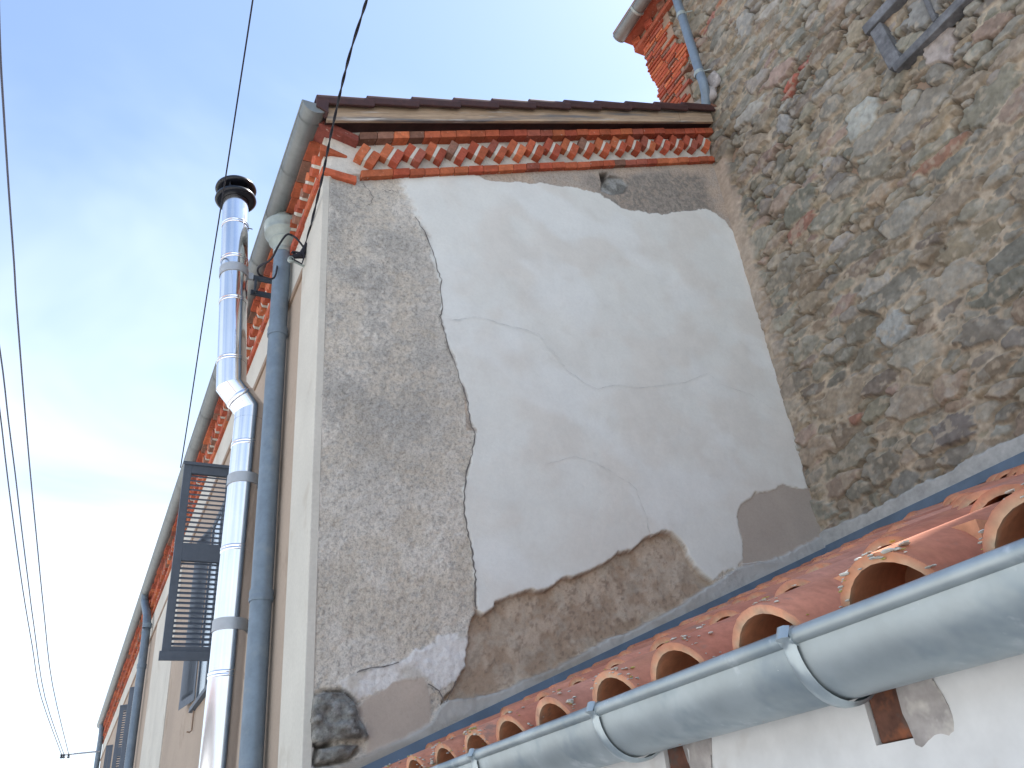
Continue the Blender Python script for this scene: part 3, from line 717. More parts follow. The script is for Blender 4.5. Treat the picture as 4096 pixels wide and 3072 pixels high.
edge_q = 3.82 + .04 * np.sin(cz_ * 9) + .02 * np.sin(cz_ * 23 + 1)
keepS &= cy_ < edge_q
keepS &= (cz_ < 4.42) | (cy_ > 1.115)
grid_mesh('rubble_wall', P, Cc, keepS, M['masonry'], stone, flip=True)
sc = MB(); sc.box((4.03, -6, GZ), (9, 3.66, 4.42)); sc.hexa([(4.03, 1.13, 4.42), (9, 1.78, 4.42), (9, 3.66, 4.42), (4.03, 3.66, 4.42), (4.03, 1.13, 6.95), (9, 1.78, 6.95), (9, 3.66, 6.95), (4.03, 3.66, 6.95)])  # unseen near end made low and skewed to open a sun slit
sc.box((4.012, -6, GZ), (4.028, -.37, 4.42)); sc.build('wall_core', M['moulding'], stone)
sc = MB(); sc.box((4.06, .10, 4.45), (4.36, 1.055, 7.1)); sc.box((4.03, .07, 7.1), (4.39, 1.05, 7.18)); sc.build('added_sun_blocker', M['moulding'], stone, bevel=.01)  # unseen stack added to block the sun beside the narrow slit
sc = MB(); sc.hexa([(3.8, -6.1, 4.43), (9.2, -6.1, 4.43), (9.2, 1.02, 4.43), (3.8, 1.02, 4.43), (3.8, -6.1, 4.50), (9.2, -6.1, 4.50), (9.2, 1.02, 4.50), (3.8, 1.02, 4.50)]); sc.build('added_lower_roof', M['roofbulk'], stone)  # unseen roof added over the lowered end that lets the sun in
# brick quoin at the far corner
qb = MB(); z = 5.20
while z < 6.70:
    prof = 3.905 + .02 * math.sin(z * 9) - .05 * max(0, min(1, (6.15 - z) / .3)) + rnd.uniform(-.018, .018)
    y = prof
    while y > 3.60 + .08 * math.sin(z * 7) + rnd.uniform(-.05, .05):
        L_ = rnd.choice([.11, .22, .20]); qb.cur = bcol()
        qb.hexa([(3.945 + rnd.uniform(-.012, .01), y - L_, z), (4.2, y - L_, z), (4.2, y - .006, z), (3.945 + rnd.uniform(-.012, .01), y - .006, z),
                 (3.948, y - L_, z + .036), (4.2, y - L_, z + .036), (4.2, y - .006, z + .036), (3.948, y - .006, z + .036)])
        y -= L_ + .006
    z += .048
qb.build('brick_quoin', M['brick'], stone, bevel=.004)
qm = MB(); qm.box((3.962, 3.50, 5.2), (4.2, 3.82, 6.74)); qm.build('quoin_mortar', M['moulding'], stone)
pk.build('iron_peg', M['darksteel'], stone)
# eaves cornice of the stone house
ec = MB()
ec.cur = (.33, .10, .06); ec.box((3.925, 1.13, 6.735), (4.1, 4.00, 6.785))
y = 3.99
while y > 1.3:
    ec.cur = bcol(); c_ = bcol()
    ec.hexa([(3.895, y - .02, 6.79), (3.96, y + .03, 6.79), (3.98, y - .06, 6.79), (3.93, y - .10, 6.79), (3.895, y - .02, 6.865), (3.96, y + .03, 6.865), (3.98, y - .06, 6.865), (3.93, y - .10, 6.865)])
    y -= .21
ec.cur = (.30, .09, .055); ec.box((3.84, 1.13, 6.87), (4.1, 4.02, 6.915))
ec.build('eaves_cornice', M['brick'], stone, bevel=.004)
em = MB(); em.box((3.955, 1.13, 6.785), (4.1, 3.97, 6.87)); em.box((3.80, 1.13, 6.92), (4.1, 4.04, 6.95)); em.build('eaves_render', M['moulding'], stone)
sr = MB(); sr.hexa([(3.76, 1.11, 6.955), (9.3, 1.82, 9.0), (9.3, 4.06, 9.0), (3.76, 4.06, 6.955), (3.76, 1.11, 7.02), (9.3, 1.82, 9.07), (9.3, 4.06, 9.07), (3.76, 4.06, 7.02)]); sr.build('roof', M['roofbulk'], stone)
# bricked-up opening with old timbers
ff = MB()
def wp(vx, vy, x=3.93): p = at(vx, vy, 0, x); return Vector(p)
def beam(mb, a, b, w, t, x=3.925, out=.055):
    a = Vector(a); b = Vector(b); d = (b - a).normalized(); n = Vector((0, -d.z, d.y)) * (w / 2)
    c = []
    for xx in (x, x + out + .03):
        for p in (a - n, b - n, b + n, a + n): c.append((xx, p.y, p.z))
    mb.hexa(c)
beam(ff, (0, 1.955, 4.475), (0, 1.47, 4.485), .075, .05)
beam(ff, (0, 1.885, 4.43), (0, 1.875, 4.06), .09, .05, x=3.935)
beam(ff, (0, 1.89, 4.035), (0, 1.05, 4.045), .062, .05)
beam(ff, (0, 1.54, 4.62), (0, 1.57, 4.10), .03, .05, x=3.95)
ff.build('timber_frame', M['greytimber'], stone, bevel=.006)

# ================================================================== LOW HOUSE (foreground)
low = thing('low_house', 'low lean-to house with terracotta canal tiles and white front wall in the foreground', 'house', (2.4, 1.0, GZ))
SL = .385
XE = .955                                        # tile ends
def rz(x, c=.0): return SL * x - .010 - c         # flashing plane
CREST = .036
PIT = .2285
y_list = []
y0 = .8285 * 1.0                                  # crest line of one roll
k = -8
roll = [(0.752 + i * PIT) for i in range(-7, 13) if (0.752 + i * PIT) < 3.47]
tl = MB(); ch = MB(); li = MB()
ca, sa = math.cos(math.atan(SL)), math.sin(math.atan(SL))
def tile_arc(mb, yc, xlo, length, r0, r1, lift0, lift1, a0, a1, n=14, th=.014, up=True):
    """half-round tile: xlo lower end, axis up the slope; r0 radius at the low end"""
    vs_ = []; fs = []; TS = (0, .012, .03, .3, .6, 1.0); m_ = 5; cols = []
    for j in range(m_ + 1):
        t = TS[j]; s_ = t * length; r = r0 + (r1 - r0) * t; lift = lift0 + (lift1 - lift0) * t
        for rr in (r, r - th):
            for k_ in range(n + 1):
                a = a0 + (a1 - a0) * k_ / n
                yy = yc + rr * math.cos(a); hh = rr * math.sin(a) + lift
                x = xlo + s_ * ca - hh * sa * .999; z = SL * xlo - CREST_BASE + s_ * sa + hh * ca
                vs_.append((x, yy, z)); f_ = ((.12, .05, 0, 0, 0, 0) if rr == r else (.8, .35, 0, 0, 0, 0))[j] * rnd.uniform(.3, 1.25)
                bc_ = mb.cur if rr == r else (.66, .29, .16)  # inner faces painted brighter orange, in place of light in the mouth
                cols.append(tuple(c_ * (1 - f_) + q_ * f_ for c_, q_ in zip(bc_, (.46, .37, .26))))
    w_ = (n + 1)
    for j in range(m_):
        for k_ in range(n):
            o = j * 2 * w_
            fs.append((o + k_, o + k_ + 1, o + 2 * w_ + k_ + 1, o + 2 * w_ + k_))
            o2 = o + w_
            fs.append((o2 + k_, o2 + 2 * w_ + k_, o2 + 2 * w_ + k_ + 1, o2 + k_ + 1))
    for j in range(m_):
        for k_ in (0, n):
            o = j * 2 * w_
            fs.append((o + k_, o + 2 * w_ + k_, o + 3 * w_ + k_, o + w_ + k_))
    for k_ in range(n):
        fs.append((k_, w_ + k_, w_ + k_ + 1, k_ + 1)); o = m_ * 2 * w_; fs.append((o + k_, o + k_ + 1, o + w_ + k_ + 1, o + w_ + k_))
    mb.add(vs_, fs); mb.c[-len(vs_):] = cols
R0, R1 = .090, .078
CREST_BASE = R0 * 1.0 / ca + .034                # base so that crest of low end sits just under the plane
TC = [(.50, .20, .125), (.52, .225, .145), (.47, .185, .12), (.50, .23, .16), (.48, .205, .135)]
for yi, yc in enumerate(roll):
    xlo = XE + rnd.uniform(-.012, .012); row = 0
    while xlo < 3.98:
        c = rnd.choice(TC); kk = rnd.uniform(.85, 1.12); tl.cur = tuple(a * kk for a in c)
        ll = min(.46, (4.0 - xlo) / ca)
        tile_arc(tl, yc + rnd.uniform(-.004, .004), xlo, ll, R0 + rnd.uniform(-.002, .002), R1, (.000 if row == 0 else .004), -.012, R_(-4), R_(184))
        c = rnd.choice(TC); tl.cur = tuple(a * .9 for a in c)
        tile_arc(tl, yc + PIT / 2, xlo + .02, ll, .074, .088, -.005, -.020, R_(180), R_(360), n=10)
        xlo += .335 + rnd.uniform(-.006, .006); row += 1
    # lichen and mortar crumbs at the tile mouths
    r = random.Random(yi * 7 + 1)
    cl_ = [r.uniform(.1, 3.05) for _ in range(5)]
    for q_ in range(46):
        a = (r.choice(cl_) + r.gauss(0, .12)) if r.random() < .75 else r.uniform(0, 3.14); a = max(-.05, min(3.19, a))
        s_ = abs(r.gauss(0, .012)) if r.random() < .85 else r.uniform(0, .12); rr2 = R0 + (.0005 if s_ > .004 else r.uniform(-.013, .0))
        hh = rr2 * math.sin(a)
        li.cur = (.52, .51, .46) if r.random() < .85 else (.44, .38, .12)
        sz = r.uniform(.0012, .0034) * (1 if r.random() < .9 else 1.8)
        lump(li, (XE - .001 + s_ * ca - hh * sa, yc + rr2 * math.cos(a), SL * XE - CREST_BASE + s_ * sa + hh * ca), sz * 1.3, sz * 1.7, sz * .42, r.random(), 5, 7, .9, .4)
    for q_ in range(9):
        py = yc + PIT / 2 + r.uniform(-.035, .035); hh = r.uniform(-.02, .008)
        li.cur = (.46, .44, .38); sz = r.uniform(.003, .008)
        lump(li, (XE + .012 - hh * sa, py, SL * XE - CREST_BASE + hh * ca + .004), sz, sz * 1.3, sz, r.random(), 6, 8, .9, .35)
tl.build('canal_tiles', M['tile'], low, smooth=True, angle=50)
lo_ = li.build('lichen_crumbs', M['lichen'], low, smooth=True); lo_['kind'] = 'stuff'
dk = MB()
dk.hexa([(1.06, -1.2, rz(1.06) - .175), (3.98, -1.2, rz(3.98) - .175), (3.98, 3.49, rz(3.98) - .175), (1.06, 3.49, rz(1.06) - .175),
         (1.06, -1.2, rz(1.06) - .135), (3.98, -1.2, rz(3.98) - .135), (3.98, 3.49, rz(3.98) - .135), (1.06, 3.49, rz(1.06) - .135)])
dk.build('roof_boarding', M['moulding'], low)
# mortar bedding in the tile mouths, set back; its bright orange stands in for light inside
bd2 = MB()
for yc in roll:
    bd2.box((1.07, yc - .075, rz(1.07) - .16), (1.11, yc + .075, rz(1.07) - .04), j=.006)
bo_ = bd2.build('tile_bedding', M['bedding_lit'], low)
# front wall
lw = MB()
z_top = .215
beams = [(.862, .940, .108, .215), (1.385, 1.462, .112, .215)]
ys_ = -1.2
for (a, b, z0, z1) in beams + [(1.90, 1.98, .10, .215), (2.42, 2.50, .10, .215)]:
    lw.box((1.055, ys_, GZ), (1.30, a, z_top)); lw.box((1.055, a, GZ), (1.30, b, z0)); ys_ = b
lw.box((1.055, ys_, GZ), (1.30, 3.495, z_top)); lw.box((1.055, -1.2, GZ), (4.0, -1.0, .9))
lw.build('front_wall', M['whitewall'], low)
for (a, b, z0, z1) in beams + [(1.90, 1.98, .10, .215), (2.42, 2.50, .10, .215)]:
    be = MB(); be.box((1.062, a + .002, z0 + .002), (1.26, b - .002, z_top + .02), j=.001)
    be.build('beam_end', M['rust'], low, bevel=.003)
    mp_ = MB(); lump(mp_, (1.057, a - .030, (z0 + z1) / 2 + .01), .006, .036, .056, a, 14, 24, .6, .5); mp_.build('mortar_patch', M['mortar'], low, smooth=True)
# flashing: against the gable, against the stone wall
fb = MB()
def fl_strip(pts, nrm, h=.055, t=.008, out_=.05):
    for i in range(len(pts) - 1):
        a, b = Vector(pts[i]), Vector(pts[i + 1]); n = Vector(nrm)
        up = Vector((0, 0, 1))
        fb.hexa([a - up * h + n * .0, b - up * h, b - up * h + n * (t + .012), a - up * h + n * (t + .012), a, b, b + n * t, a + n * t])
x_a = .93; seg = []
while x_a < 4.0:
    x_b = min(x_a + 1.02, 3.95); seg.append((x_a, x_b)); x_a = x_b
    if x_b >= 3.95: break
for i, (a, b) in enumerate(seg):
    yy = 3.470 - .002 * (i % 2)
    fl_strip([(a, yy, rz(a) + .006), (b + .03, yy, rz(b + .03) + .006)], (0, -1, 0))
ya = 3.46
i = 0
while ya > -1.0:
    fl_strip([(3.945 - .002 * (i % 2), ya, 1.522), (3.945 - .002 * (i % 2), ya - 1.03, 1.522)], (-1, 0, 0), h=.06); ya -= 1.0; i += 1
fb.build('flashing', M['flash'], low, bevel=.002)

# ================================================================== HOUSE ACROSS THE STREET (left of the picture)
op = thing('opposite_house', 'pale rendered house across the street, outside the left edge of the picture', 'house', (-6, 5, GZ))
w = MB(); w.box((-15, -14, GZ), (-8.6, 26, 2.6)); w.build('wall', M['whitewall'], op)
w = MB(); w.hexa([(-15, -14.2, 4.2), (-8.2, -14.2, 2.6), (-8.2, 26.2, 2.6), (-15, 26.2, 4.2), (-15, -14.2, 4.3), (-8.2, -14.2, 2.7), (-8.2, 26.2, 2.7), (-15, 26.2, 4.3)]); w.build('roof', M['roofbulk'], op)
for k_ in range(9):
    yy = -12 + 4.2 * k_
    w = MB(); w.box((-8.60, yy, .0), (-8.56, yy + .07, 1.5)); w.box((-8.60, yy + .93, .0), (-8.56, yy + 1, 1.5)); w.box((-8.60, yy + .07, 1.43), (-8.56, yy + .93, 1.5)); w.box((-8.60, yy + .07, .0), (-8.56, yy + .93, .07))
    wf = w.build('window', M['shutter'], op); g2 = MB(); g2.box((-8.598, yy + .07, .07), (-8.58, yy + .93, 1.43)); g2.build('pane', M['glass'], wf)

# ================================================================== GUTTERS
def gutter(name, label, P0, P1, r, out, mat, beadr=.009, brackets=(), bmat=None, seams=(), endcap=(False, False), n=20):
    """half-round gutter from P0 to P1 (points = centre of the mouth); out = unit vector to the street side"""
    P0 = Vector(P0); P1 = Vector(P1); ax = (P1 - P0).normalized(); out = Vector(out); up = Vector((0, 0, 1))
    g_ = thing(name, label, 'gutter', P0)
    def ring(p, rr): return [p + out * (rr * math.cos(a)) - up * (rr * math.sin(a)) for a in [math.pi * k / n for k in range(n + 1)]]
    tr = MB(); a = ring(P0, r); b = ring(P1, r); a2 = ring(P0, r - .003); b2 = ring(P1, r - .003); q_ = n + 1
    tr.add(a + b + a2 + b2, [(k, q_ + k, q_ + k + 1, k + 1) for k in range(n)] + [(2 * q_ + k, 2 * q_ + k + 1, 3 * q_ + k + 1, 3 * q_ + k) for k in range(n)])
    for e, p in zip(endcap, (P0, P1)):
        if e:
            rg = ring(p, r + .003); rg2 = [v - ax * .012 * (1 if p is P0 else -1) for v in rg]; s_ = len(rg)
            tr.add(rg + rg2, [tuple(range(s_)), tuple(range(s_, 2 * s_))] + [(k, k + 1, s_ + k + 1, s_ + k) for k in range(s_ - 1)])
    tr.build('trough', mat, g_, smooth=True, angle=50)
    bb = MB(); c = out * (r - beadr * .2) + up * beadr * .6
    bb.tube([P0 + c, P1 + c], beadr, 12); bb.build('bead', mat, g_, smooth=True)
    for t in brackets:
        p = P0 + ax * t; br = MB(); wd = .013
        pr = [p + out * (r + .004 + beadr * 1.6 * 0) * math.cos(x_) - up * (r + .004) * math.sin(x_) for x_ in [math.pi * k / n for k in range(n + 1)]]
        pr = [p + out * (r + beadr * .9 - .004) + up * (beadr * 1.75), p + out * (r + beadr + .003) + up * (beadr * .4)] + pr[0:]
        vs_ = []; fs = []
        for v in pr:
            c0 = p; d = (v - c0).normalized()
            vs_ += [v - ax * wd, v - ax * wd * .5 + d * .006, v + ax * wd * .5 + d * .006, v + ax * wd]
        for k in range(len(pr) - 1):
            for m__ in range(3): fs.append((k * 4 + m__, k * 4 + m__ + 1, k * 4 + 4 + m__ + 1, k * 4 + 4 + m__))
        br.add(vs_, fs)
        cc = p + c
        br.tube([cc - ax * wd, cc + ax * wd], beadr + .0025, 12)
        br.build('bracket', bmat or mat, g_, smooth=True, angle=60)
    for t in seams:
        p = P0 + ax * t; br = MB(); a = ring(p - ax * .006, r + .0035); b = ring(p + ax * .006, r + .0035)
        br.add(a + b, [(k, q_ + k, q_ + k + 1, k + 1) for k in range(n)])
        br.build('seam', mat, g_, smooth=True)
    return g_
gutter('roof_gutter', 'large grey galvanised gutter below the terracotta tiles in the foreground', (1.0, -.9, .2475), (1.0, 3.44, .2475), .080, (-1, 0, 0), M['zinc'],
       brackets=[.9 + .92, .9 + 1.475, .9 + 2.07, .9 + 2.66, .9 + .37], bmat=M['strap'], seams=[], beadr=.0125)
gutter('roof_gutter', 'long grey gutter along the eaves of the beige street front', (xf(3.34, .108), 3.34, 3.925), (xf(24.1, .125), 24.1, 3.985), .072, (-1, 0, 0), M['zincfar'],
       seams=[.10, .55, 1.0, 1.5, 2.0, 2.6, 3.2, 3.9, 4.6, 5.6, 6.6, 8, 9.5, 11, 13, 15], endcap=(True, True))
gutter('roof_gutter', 'short grey gutter under the eaves at the top of the stone house', (3.765, 3.99, 6.875), (3.765, 1.12, 6.875), .062, (-1, 0, 0), M['zincfar'], brackets=[.32, 1.0], bmat=M['zincpale'], endcap=(True, False))

# ================================================================== DOWNPIPES
def collar(mb, p, d, r, h=.03):
    d = Vector(d).normalized(); mb.lathe(p, d, [(-h, r), (-h, r + .005), (-h * .5, r + .008), (-h * .1, r + .005), (h * .1, r + .005), (h * .5, r + .008), (h, r + .005), (h, r)], 24)
dp = thing('downpipe', 'blue-grey downpipe with funnel head beside the steel flue, at the near corner', 'downpipe', (.70, 3.89, GZ))
pp = MB(); A = Vector((.757, 4.28, 3.60)); B = Vector((.757, 4.185, GZ)); pp.tube([A, B], .054, 28); pp.build('pipe', M['zincblue'], dp, smooth=True)
hd = MB(); hd.lathe((.757, 4.28, 3.58), (0, 0, 1), [(-.03, .055), (-.028, .060), (.0, .061), (.004, .056), (.020, .060), (.035, .070), (.055, .084), (.060, .091), (.066, .092), (.072, .088), (.090, .098), (.115, .113), (.122, .121), (.130, .123), (.137, .120), (.160, .124), (.185, .126), (.195, .130), (.203, .128), (.205, .10), (.29, .06)], 40)
hd.build('funnel_head', M['zincpale'], dp, smooth=True, angle=60)
for zc in (2.93, 1.30, -.4):
    t = (3.60 - zc) / (3.60 - GZ); p = A.lerp(B, t); c_ = MB(); collar(c_, p, (0, 0, 1), .054); c_.tube([p + Vector((.05, .02, 0)), p + Vector((.075, .03, 0))], .006, 8)
    c_.build('pipe_clamp', M['zincblue'], dp, smooth=True)
dp2 = thing('downpipe', 'blue-grey downpipe with a swan neck halfway along the beige street front', 'downpipe', (.708, 12.4, GZ))
pp = MB(); pp.tube([(.66, 12.9, 3.95), (.665, 12.9, 3.80), (.70, 12.55, 3.52), (.708, 12.45, 3.35), (.709, 12.4, 3.1), (.709, 12.2, GZ)], .055, 16); pp.build('pipe', M['zincblue'], dp2, smooth=True)
for zc in (3.32, 2.78, .5):
    c_ = MB(); collar(c_, (.709, 12.38, zc), (0, 0, 1), .055); c_.build('pipe_clamp', M['zincblue'], dp2, smooth=True)
dp3 = thing('downpipe', 'dark downpipe at the far end of the beige street front', 'downpipe', (.66, 23.6, GZ))
pp = MB(); pp.tube([(.63, 23.6, 3.95), (.65, 23.6, 3.7), (.66, 23.6, GZ)], .06, 14); pp.build('pipe', M['zincblue'], dp3, smooth=True)
dp4 = thing('downpipe', 'blue downpipe running down the stone wall to the tiled verge', 'downpipe', (3.87, 3.27, 5.2))
top = Vector((3.87, 3.282, 7.0)); bot = Vector((3.87, 3.270, 5.52))
pp = MB(); pp.tube([top, bot, Vector((3.875, 3.268, 5.45)), Vector((3.90, 3.30, 5.36)), Vector((3.93, 3.36, 5.27))], .038, 22); pp.build('pipe', M['zincblue'], dp4, smooth=True)
for zc in (6.33, 5.56):
    c_ = MB(); collar(c_, (3.87, 3.277, zc), (0, 0, 1), .038, .02); c_.tube([(3.87, 3.25, zc), (3.93, 3.20, zc)], .006, 8); c_.build('pipe_clamp', M['zincpale'], dp4, smooth=True)
lp = MB(); lump(lp, (3.96, 3.32, 5.36), .04, .08, .07, 5, 12, 18, .8, .4); lump(lp, (3.965, 3.23, 5.47), .028, .045, .085, 9, 12, 18, .8, .45); lp.build('cement_collar', M['mortar'], dp4, smooth=True)

# ================================================================== STEEL FLUE
fl_ = thing('flue_pipe', 'shiny stainless steel flue pipe with black cowl rising past the eaves', 'flue pipe', (.58, 4.2, GZ))
YF = 4.48
KF = 4.48 / 4.2
lo0 = Vector((.630, YF, GZ)); lo1 = Vector((.665, YF, 2.43)); up0 = Vector((.538, YF, 2.74)); up1 = Vector((.456, YF, 4.125))
RF = .0855
p1 = MB(); p1.tube([lo0, lo1], RF, 48, cap=False); p1.build('lower_tube', M['steel'], fl_, smooth=True)
p2 = MB(); p2.tube([up0, up1], RF - .001, 48, cap=False); p2.build('upper_tube', M['steel'], fl_, smooth=True)
el = MB()
def mitre(mb, pts, r, n=48):
    """tube whose joints are cut in the bisecting planes"""
    pts = [Vector(p) for p in pts]; u0 = Vector((0, 1, 0)); rings = []
    for i, p in enumerate(pts):
        if i == 0: t1 = t2 = (pts[1] - pts[0]).normalized()
        elif i == len(pts) - 1: t1 = t2 = (pts[-1] - pts[-2]).normalized()
        else: t1 = (p - pts[i - 1]).normalized(); t2 = (pts[i + 1] - p).normalized()
        nb = (t1 + t2).normalized(); ring_ = []
        u = (u0 - t1 * u0.dot(t1)).normalized(); w_ = t1.cross(u)
        for k_ in range(n):
            v = (u * math.cos(2 * math.pi * k_ / n) + w_ * math.sin(2 * math.pi * k_ / n)) * r
            s_ = -v.dot(nb) / t1.dot(nb); ring_.append(p + v + t1 * s_)
        rings.append(ring_)
    vs_ = []; fs = []
    for i in range(len(rings) - 1):
        b_ = len(vs_); vs_ += rings[i] + rings[i + 1]
        fs += [(b_ + k_, b_ + (k_ + 1) % n, b_ + n + (k_ + 1) % n, b_ + n + k_) for k_ in range(n)]
    mb.add(vs_, fs)
e0 = lo1.lerp(lo0, -.005); eA = Vector((.666, YF, 2.485)); eB = Vector((.545, YF, 2.635)); eA2 = eA.lerp(eB, .46)
mitre(el, [lo1 - Vector((0, 0, .02)), eA, eB, up0 + (up1 - up0) * .02], RF + .001); el.build('elbow', M['steel'], fl_, smooth=True, angle=35)
el2 = MB(); el2.tube([eA.lerp(eB, .42), eA.lerp(eB, .46), eA.lerp(eB, .54), eA.lerp(eB, .58)], [RF + .001, RF + .006, RF + .006, RF + .001], 40, cap=False); el2.build('seam_ring', M['steel'], fl_, smooth=True)
for (a, b, ts) in ((lo0, lo1, [.50, .80, .955, .28, .64]), (up0, up1, [.045, .36, .60, .81])):
    d = (b - a).normalized()
    for t in ts:
        c_ = MB(); p = a.lerp(b, t); c_.lathe(p, d, [(-.016, RF), (-.012, RF + .0035), (-.005, RF + .0035), (-.002, RF + .001), (.002, RF + .001), (.005, RF + .0035), (.012, RF + .0035), (.016, RF)], 48); c_.build('seam_ring', M['steel'], fl_, smooth=True, angle=60)
def band(a, b, t, h=.030):
    d = (b - a).normalized(); p = a.lerp(b, t); c_ = MB()
    c_.lathe(p, d, [(-h, RF), (-h, RF + .005), (h, RF + .005), (h, RF)], 48)
    c_.box((p.x + RF, p.y - .014, p.z - h * .8), (p.x + RF + .035, p.y + .004, p.z + h * .8)); c_.build('wall_band', M['band'], fl_, smooth=True, angle=30); return p
b1 = band(lo0, lo1, .900); b2 = band(lo0, lo1, .700); b3 = band(up0, up1, .53)
hb = MB()
for dz, dyy in ((0.0, 0), (-.105, .02)):
    hb.box((b3.x + RF + .03, b3.y - .012 + dyy, b3.z - .02 + dz), (xf(YF) + .0, b3.y + .008 + dyy, b3.z + .014 + dz))
hb.box((b3.x + RF + .045, b3.y - .02, b3.z - .125), (b3.x + RF + .060, b3.y + .0, b3.z + .0))
hb.build('wall_bracket', M['darksteel'], fl_, bevel=.002)
for p in (b1, b2):
    h_ = MB(); h_.tube([(p.x + RF + .02, p.y, p.z), (xf(YF), p.y, p.z)], .007, 8); h_.build('wall_bracket', M['darksteel'], fl_, smooth=True)
ct = up1; cw = MB(); dU = (up1 - up0).normalized()
cw.lathe(ct, dU, [(-.045, RF + .001), (-.045, .118), (-.040, .130), (-.030, .136), (-.012, .132), (.004, .112), (.012, .098), (.020, .078)], 40)
cw.lathe(ct, dU, [(.045, .060), (.050, .118), (.054, .130), (.064, .136), (.080, .132), (.100, .112), (.116, .060), (.120, .001)], 40)
cw.build('cowl', M['black'], fl_, smooth=True, angle=50)
cp = MB()
for k_ in range(5):
    a = 2 * math.pi * k_ / 5 + .4; p = ct + Vector((math.cos(a) * .10, math.sin(a) * .10, 0)); cp.tube([p - dU * .02, p + dU * .07], .007, 6)
cp.tube([ct - dU * .02, ct + dU * .06], .062, 20); cp.build('cowl_post', M['black'], fl_, smooth=True)
sc_ = MB(); p = up0.lerp(up1, .81); sc_.tube([p + Vector((RF, -.02, 0)), p + Vector((RF + .022, -.03, -.01))], .004, 6); sc_.build('clip', M['darksteel'], fl_)

# ================================================================== CABLES
def cable(name, label, pts, r, n=8, group=None, cat='cable', sub=10, twist=0):
    P_ = [Vector(p) for p in pts]; out_ = []
    for i in range(len(P_) - 1):
        p0 = P_[max(i - 1, 0)]; p1_ = P_[i]; p2_ = P_[i + 1]; p3 = P_[min(i + 2, len(P_) - 1)]
        for k_ in range(sub):
            t = k_ / sub
            out_.append(.5 * ((2 * p1_) + (p2_ - p0) * t + (2 * p0 - 5 * p1_ + 4 * p2_ - p3) * t * t + (3 * p1_ - p0 - 3 * p2_ + p3) * t ** 3))
    out_.append(P_[-1]); mb = MB()
    if twist:
        dense = []
        for i in range(len(out_) - 1):
            m__ = max(1, int((out_[i + 1] - out_[i]).length / .02))
            dense += [out_[i].lerp(out_[i + 1], k_ / m__) for k_ in range(m__)]
        dense.append(out_[-1])
        for ph in (0, math.pi):
            path = []
            for i, p in enumerate(dense):
                d = (dense[min(i + 1, len(dense) - 1)] - dense[max(i - 1, 0)]).normalized(); u = d.orthogonal().normalized() if False else (Vector((1, 0, 0)) - d * d.x).normalized(); w_ = d.cross(u)
                a = ph + i * .02 * twist; path.append(p + (u * math.cos(a) + w_ * math.sin(a)) * r * .85)
            mb.tube(path, r, 6)
    else:
        mb.tube(out_, r, n)
    o = mb.build(name, M['wire'] if name == 'overhead_wire' else M['cable'], None, smooth=True); tag(o, label, cat, group); return o
AN = Vector((.735, 3.85, 3.20))
def A3(vx, vy, dist): return ray(vx, vy) * dist
cable('service_cable', 'thick twisted black cable crossing the brick cornice to a hook on the beige front', [AN + Vector((0, 0, .02)), A3(655, 540, 5.02 / 1.0 * .0 + 3.92 / ray(655, 540)[1] * 1.0), A3(690, 410, 3.45 / ray(690, 410)[1]), A3(717, 280, 3.0 / ray(717, 280)[1]), A3(752, 130, 2.55 / ray(752, 130)[1]), A3(792, 0, 2.2 / ray(792, 0)[1]), A3(860, -220, 1.6 / ray(860, -220)[1])], .0042, twist=30)
cable('service_cable', 'thin black wire slanting past the flue cowl to the grey shutter', [A3(390, 1010, 6.2 / ray(390, 1010)[1]), A3(412, 870, 5.6 / ray(412, 870)[1]), A3(445, 650, 4.9 / ray(445, 650)[1]), A3(487, 385, 3.8 / ray(487, 385)[1]), A3(517, 190, 3.2 / ray(517, 190)[1]), A3(546, 0, 2.7 / ray(546, 0)[1]), A3(575, -200, 2.3 / ray(575, -200)[1])], .0042)
cable('service_cable', 'black cable looped over the funnel head of the downpipe', [AN + Vector((.0, 0, .03)), A3(660, 545, 3.85 / ray(660, 545)[1]), A3(645, 520, 3.84 / ray(645, 520)[1]), A3(630, 508, 3.84 / ray(630, 508)[1]), A3(618, 508, 3.82 / ray(618, 508)[1]), A3(602, 530, 3.84 / ray(602, 530)[1]), A3(585, 560, 3.9 / ray(585, 560)[1]), A3(560, 576, 4.0 / ray(560, 576)[1]), A3(557, 588, 4.05 / ray(557, 588)[1]), A3(566, 597, 4.1 / ray(566, 597)[1]), A3(592, 600, 4.1 / ray(592, 600)[1]), (xf(4.3, .09), 4.3, 3.5)], .006, sub=6)
hkk = thing('wall_hook', 'small steel anchor hook holding the twisted cable on the beige front', 'hook', (xf(3.88), 3.88, 3.17))
h_ = MB(); h_.tube([(xf(3.9) + .01, 3.89, 3.165), AN + Vector((0, 0, -.035)), AN + Vector((-.012, -.0, -.02))], .0065, 8)
h_.lathe(AN + Vector((-.005, 0, -.032)), (0, 1, 0), [(-.012, .012), (-.010, .018), (.010, .018), (.012, .012)], 14)
h_.build('bolt', M['zincpale'], hkk, smooth=True)
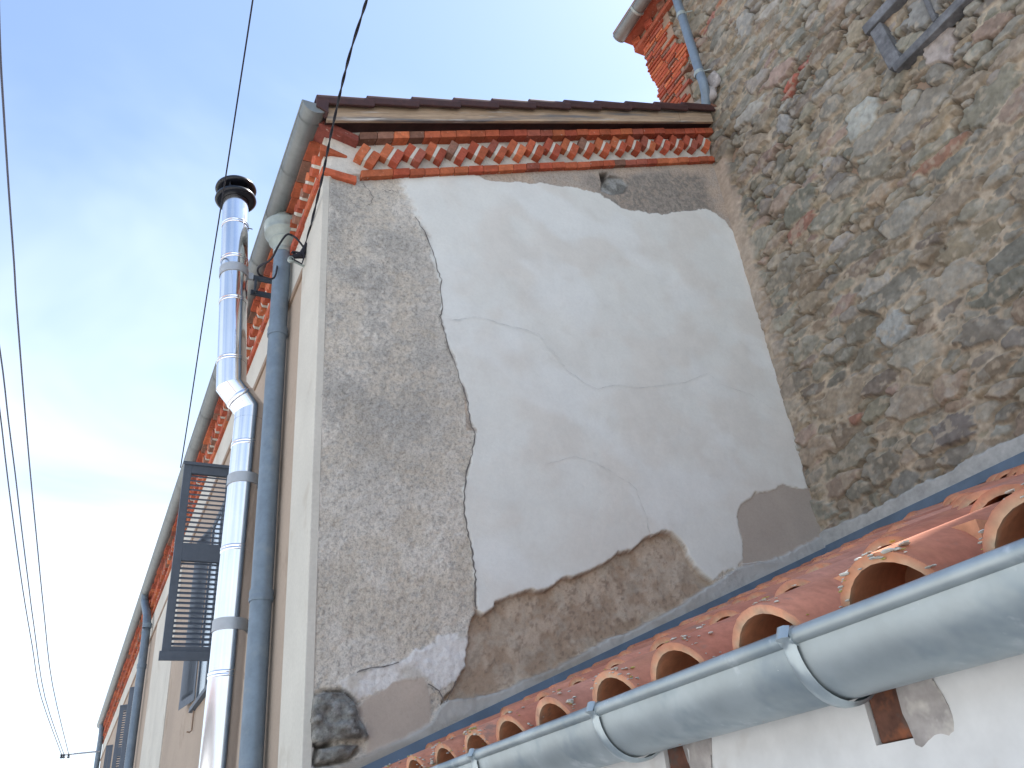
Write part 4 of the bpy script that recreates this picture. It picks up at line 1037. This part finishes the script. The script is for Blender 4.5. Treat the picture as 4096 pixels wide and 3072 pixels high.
cl = MB(); pA = A3(652, 552, 3.86 / ray(652, 552)[1]); cl.tube([AN + Vector((0, 0, -.01)), Vector(pA), A3(662, 525, 3.84 / ray(662, 525)[1])], [.012, .022, .008], 8)
cl.tube([AN + Vector((.0, -.01, -.03)), A3(652, 570, 3.84 / ray(652, 570)[1]), A3(657, 555, 3.84 / ray(657, 555)[1]), A3(654, 540, 3.84 / ray(654, 540)[1])], .005, 8)
cl.build('clamp', M['cable'], hkk, smooth=True)
# street wires to a bracket at the far corner; they lie in a gently falling plane
br = thing('wire_bracket', 'thin steel wire bracket sticking out at the far corner of the beige front', 'wire bracket', (.62, 23.5, 3.29))
b_ = MB(); b_.tube([(.68, 23.5, 3.30), (-.10, 23.5, 3.245)], .018, 8); b_.build('arm', M['band'], br, smooth=True)
b_ = MB()
for dx_ in (-.13, -.08, .02):
    b_.lathe((dx_, 23.5, 3.22), (0, 0, 1), [(-.05, .015), (-.03, .035), (0, .02), (.03, .035), (.05, .015)], 12)
b_.build('insulator', M['darksteel'], br, smooth=True)
def wplane(sx, sy):
    d = ROT.T @ np.array([(sx - 2048) / FPX, (sy - 1536) / FPX, 1.0]); t = 5.38 / (d[2] + .086 * d[1]); return d * t
W1 = [(-10, -150), (0, 190), (12.6, 411), (35, 760), (56, 1050), (67, 1230), (96, 1600), (122, 1900), (147, 2159), (175, 2441), (210, 2740)]
W2 = [(-90, 900), (0, 1403), (34, 1685), (62, 1905), (85, 2103), (112, 2320), (135, 2498), (180, 2790)]
W3 = [(-60, 1200), (0, 1651), (22, 1840), (45, 2024), (90, 2351), (130, 2590), (165, 2790)]
for pts, end, lb in ((W1, (.02, 23.5, 3.25), 'rightmost of the three overhead wires at the left edge of the sky'), (W2, (-.08, 23.5, 3.25), 'middle one of the three overhead wires at the left edge of the sky'), (W3, (-.13, 23.5, 3.25), 'leftmost of the three overhead wires at the left edge of the sky')):
    o = cable('overhead_wire', lb, [wplane(*p) for p in pts] + [end], .008, group='overhead street wires', cat='wire', sub=4)
print('scene built')
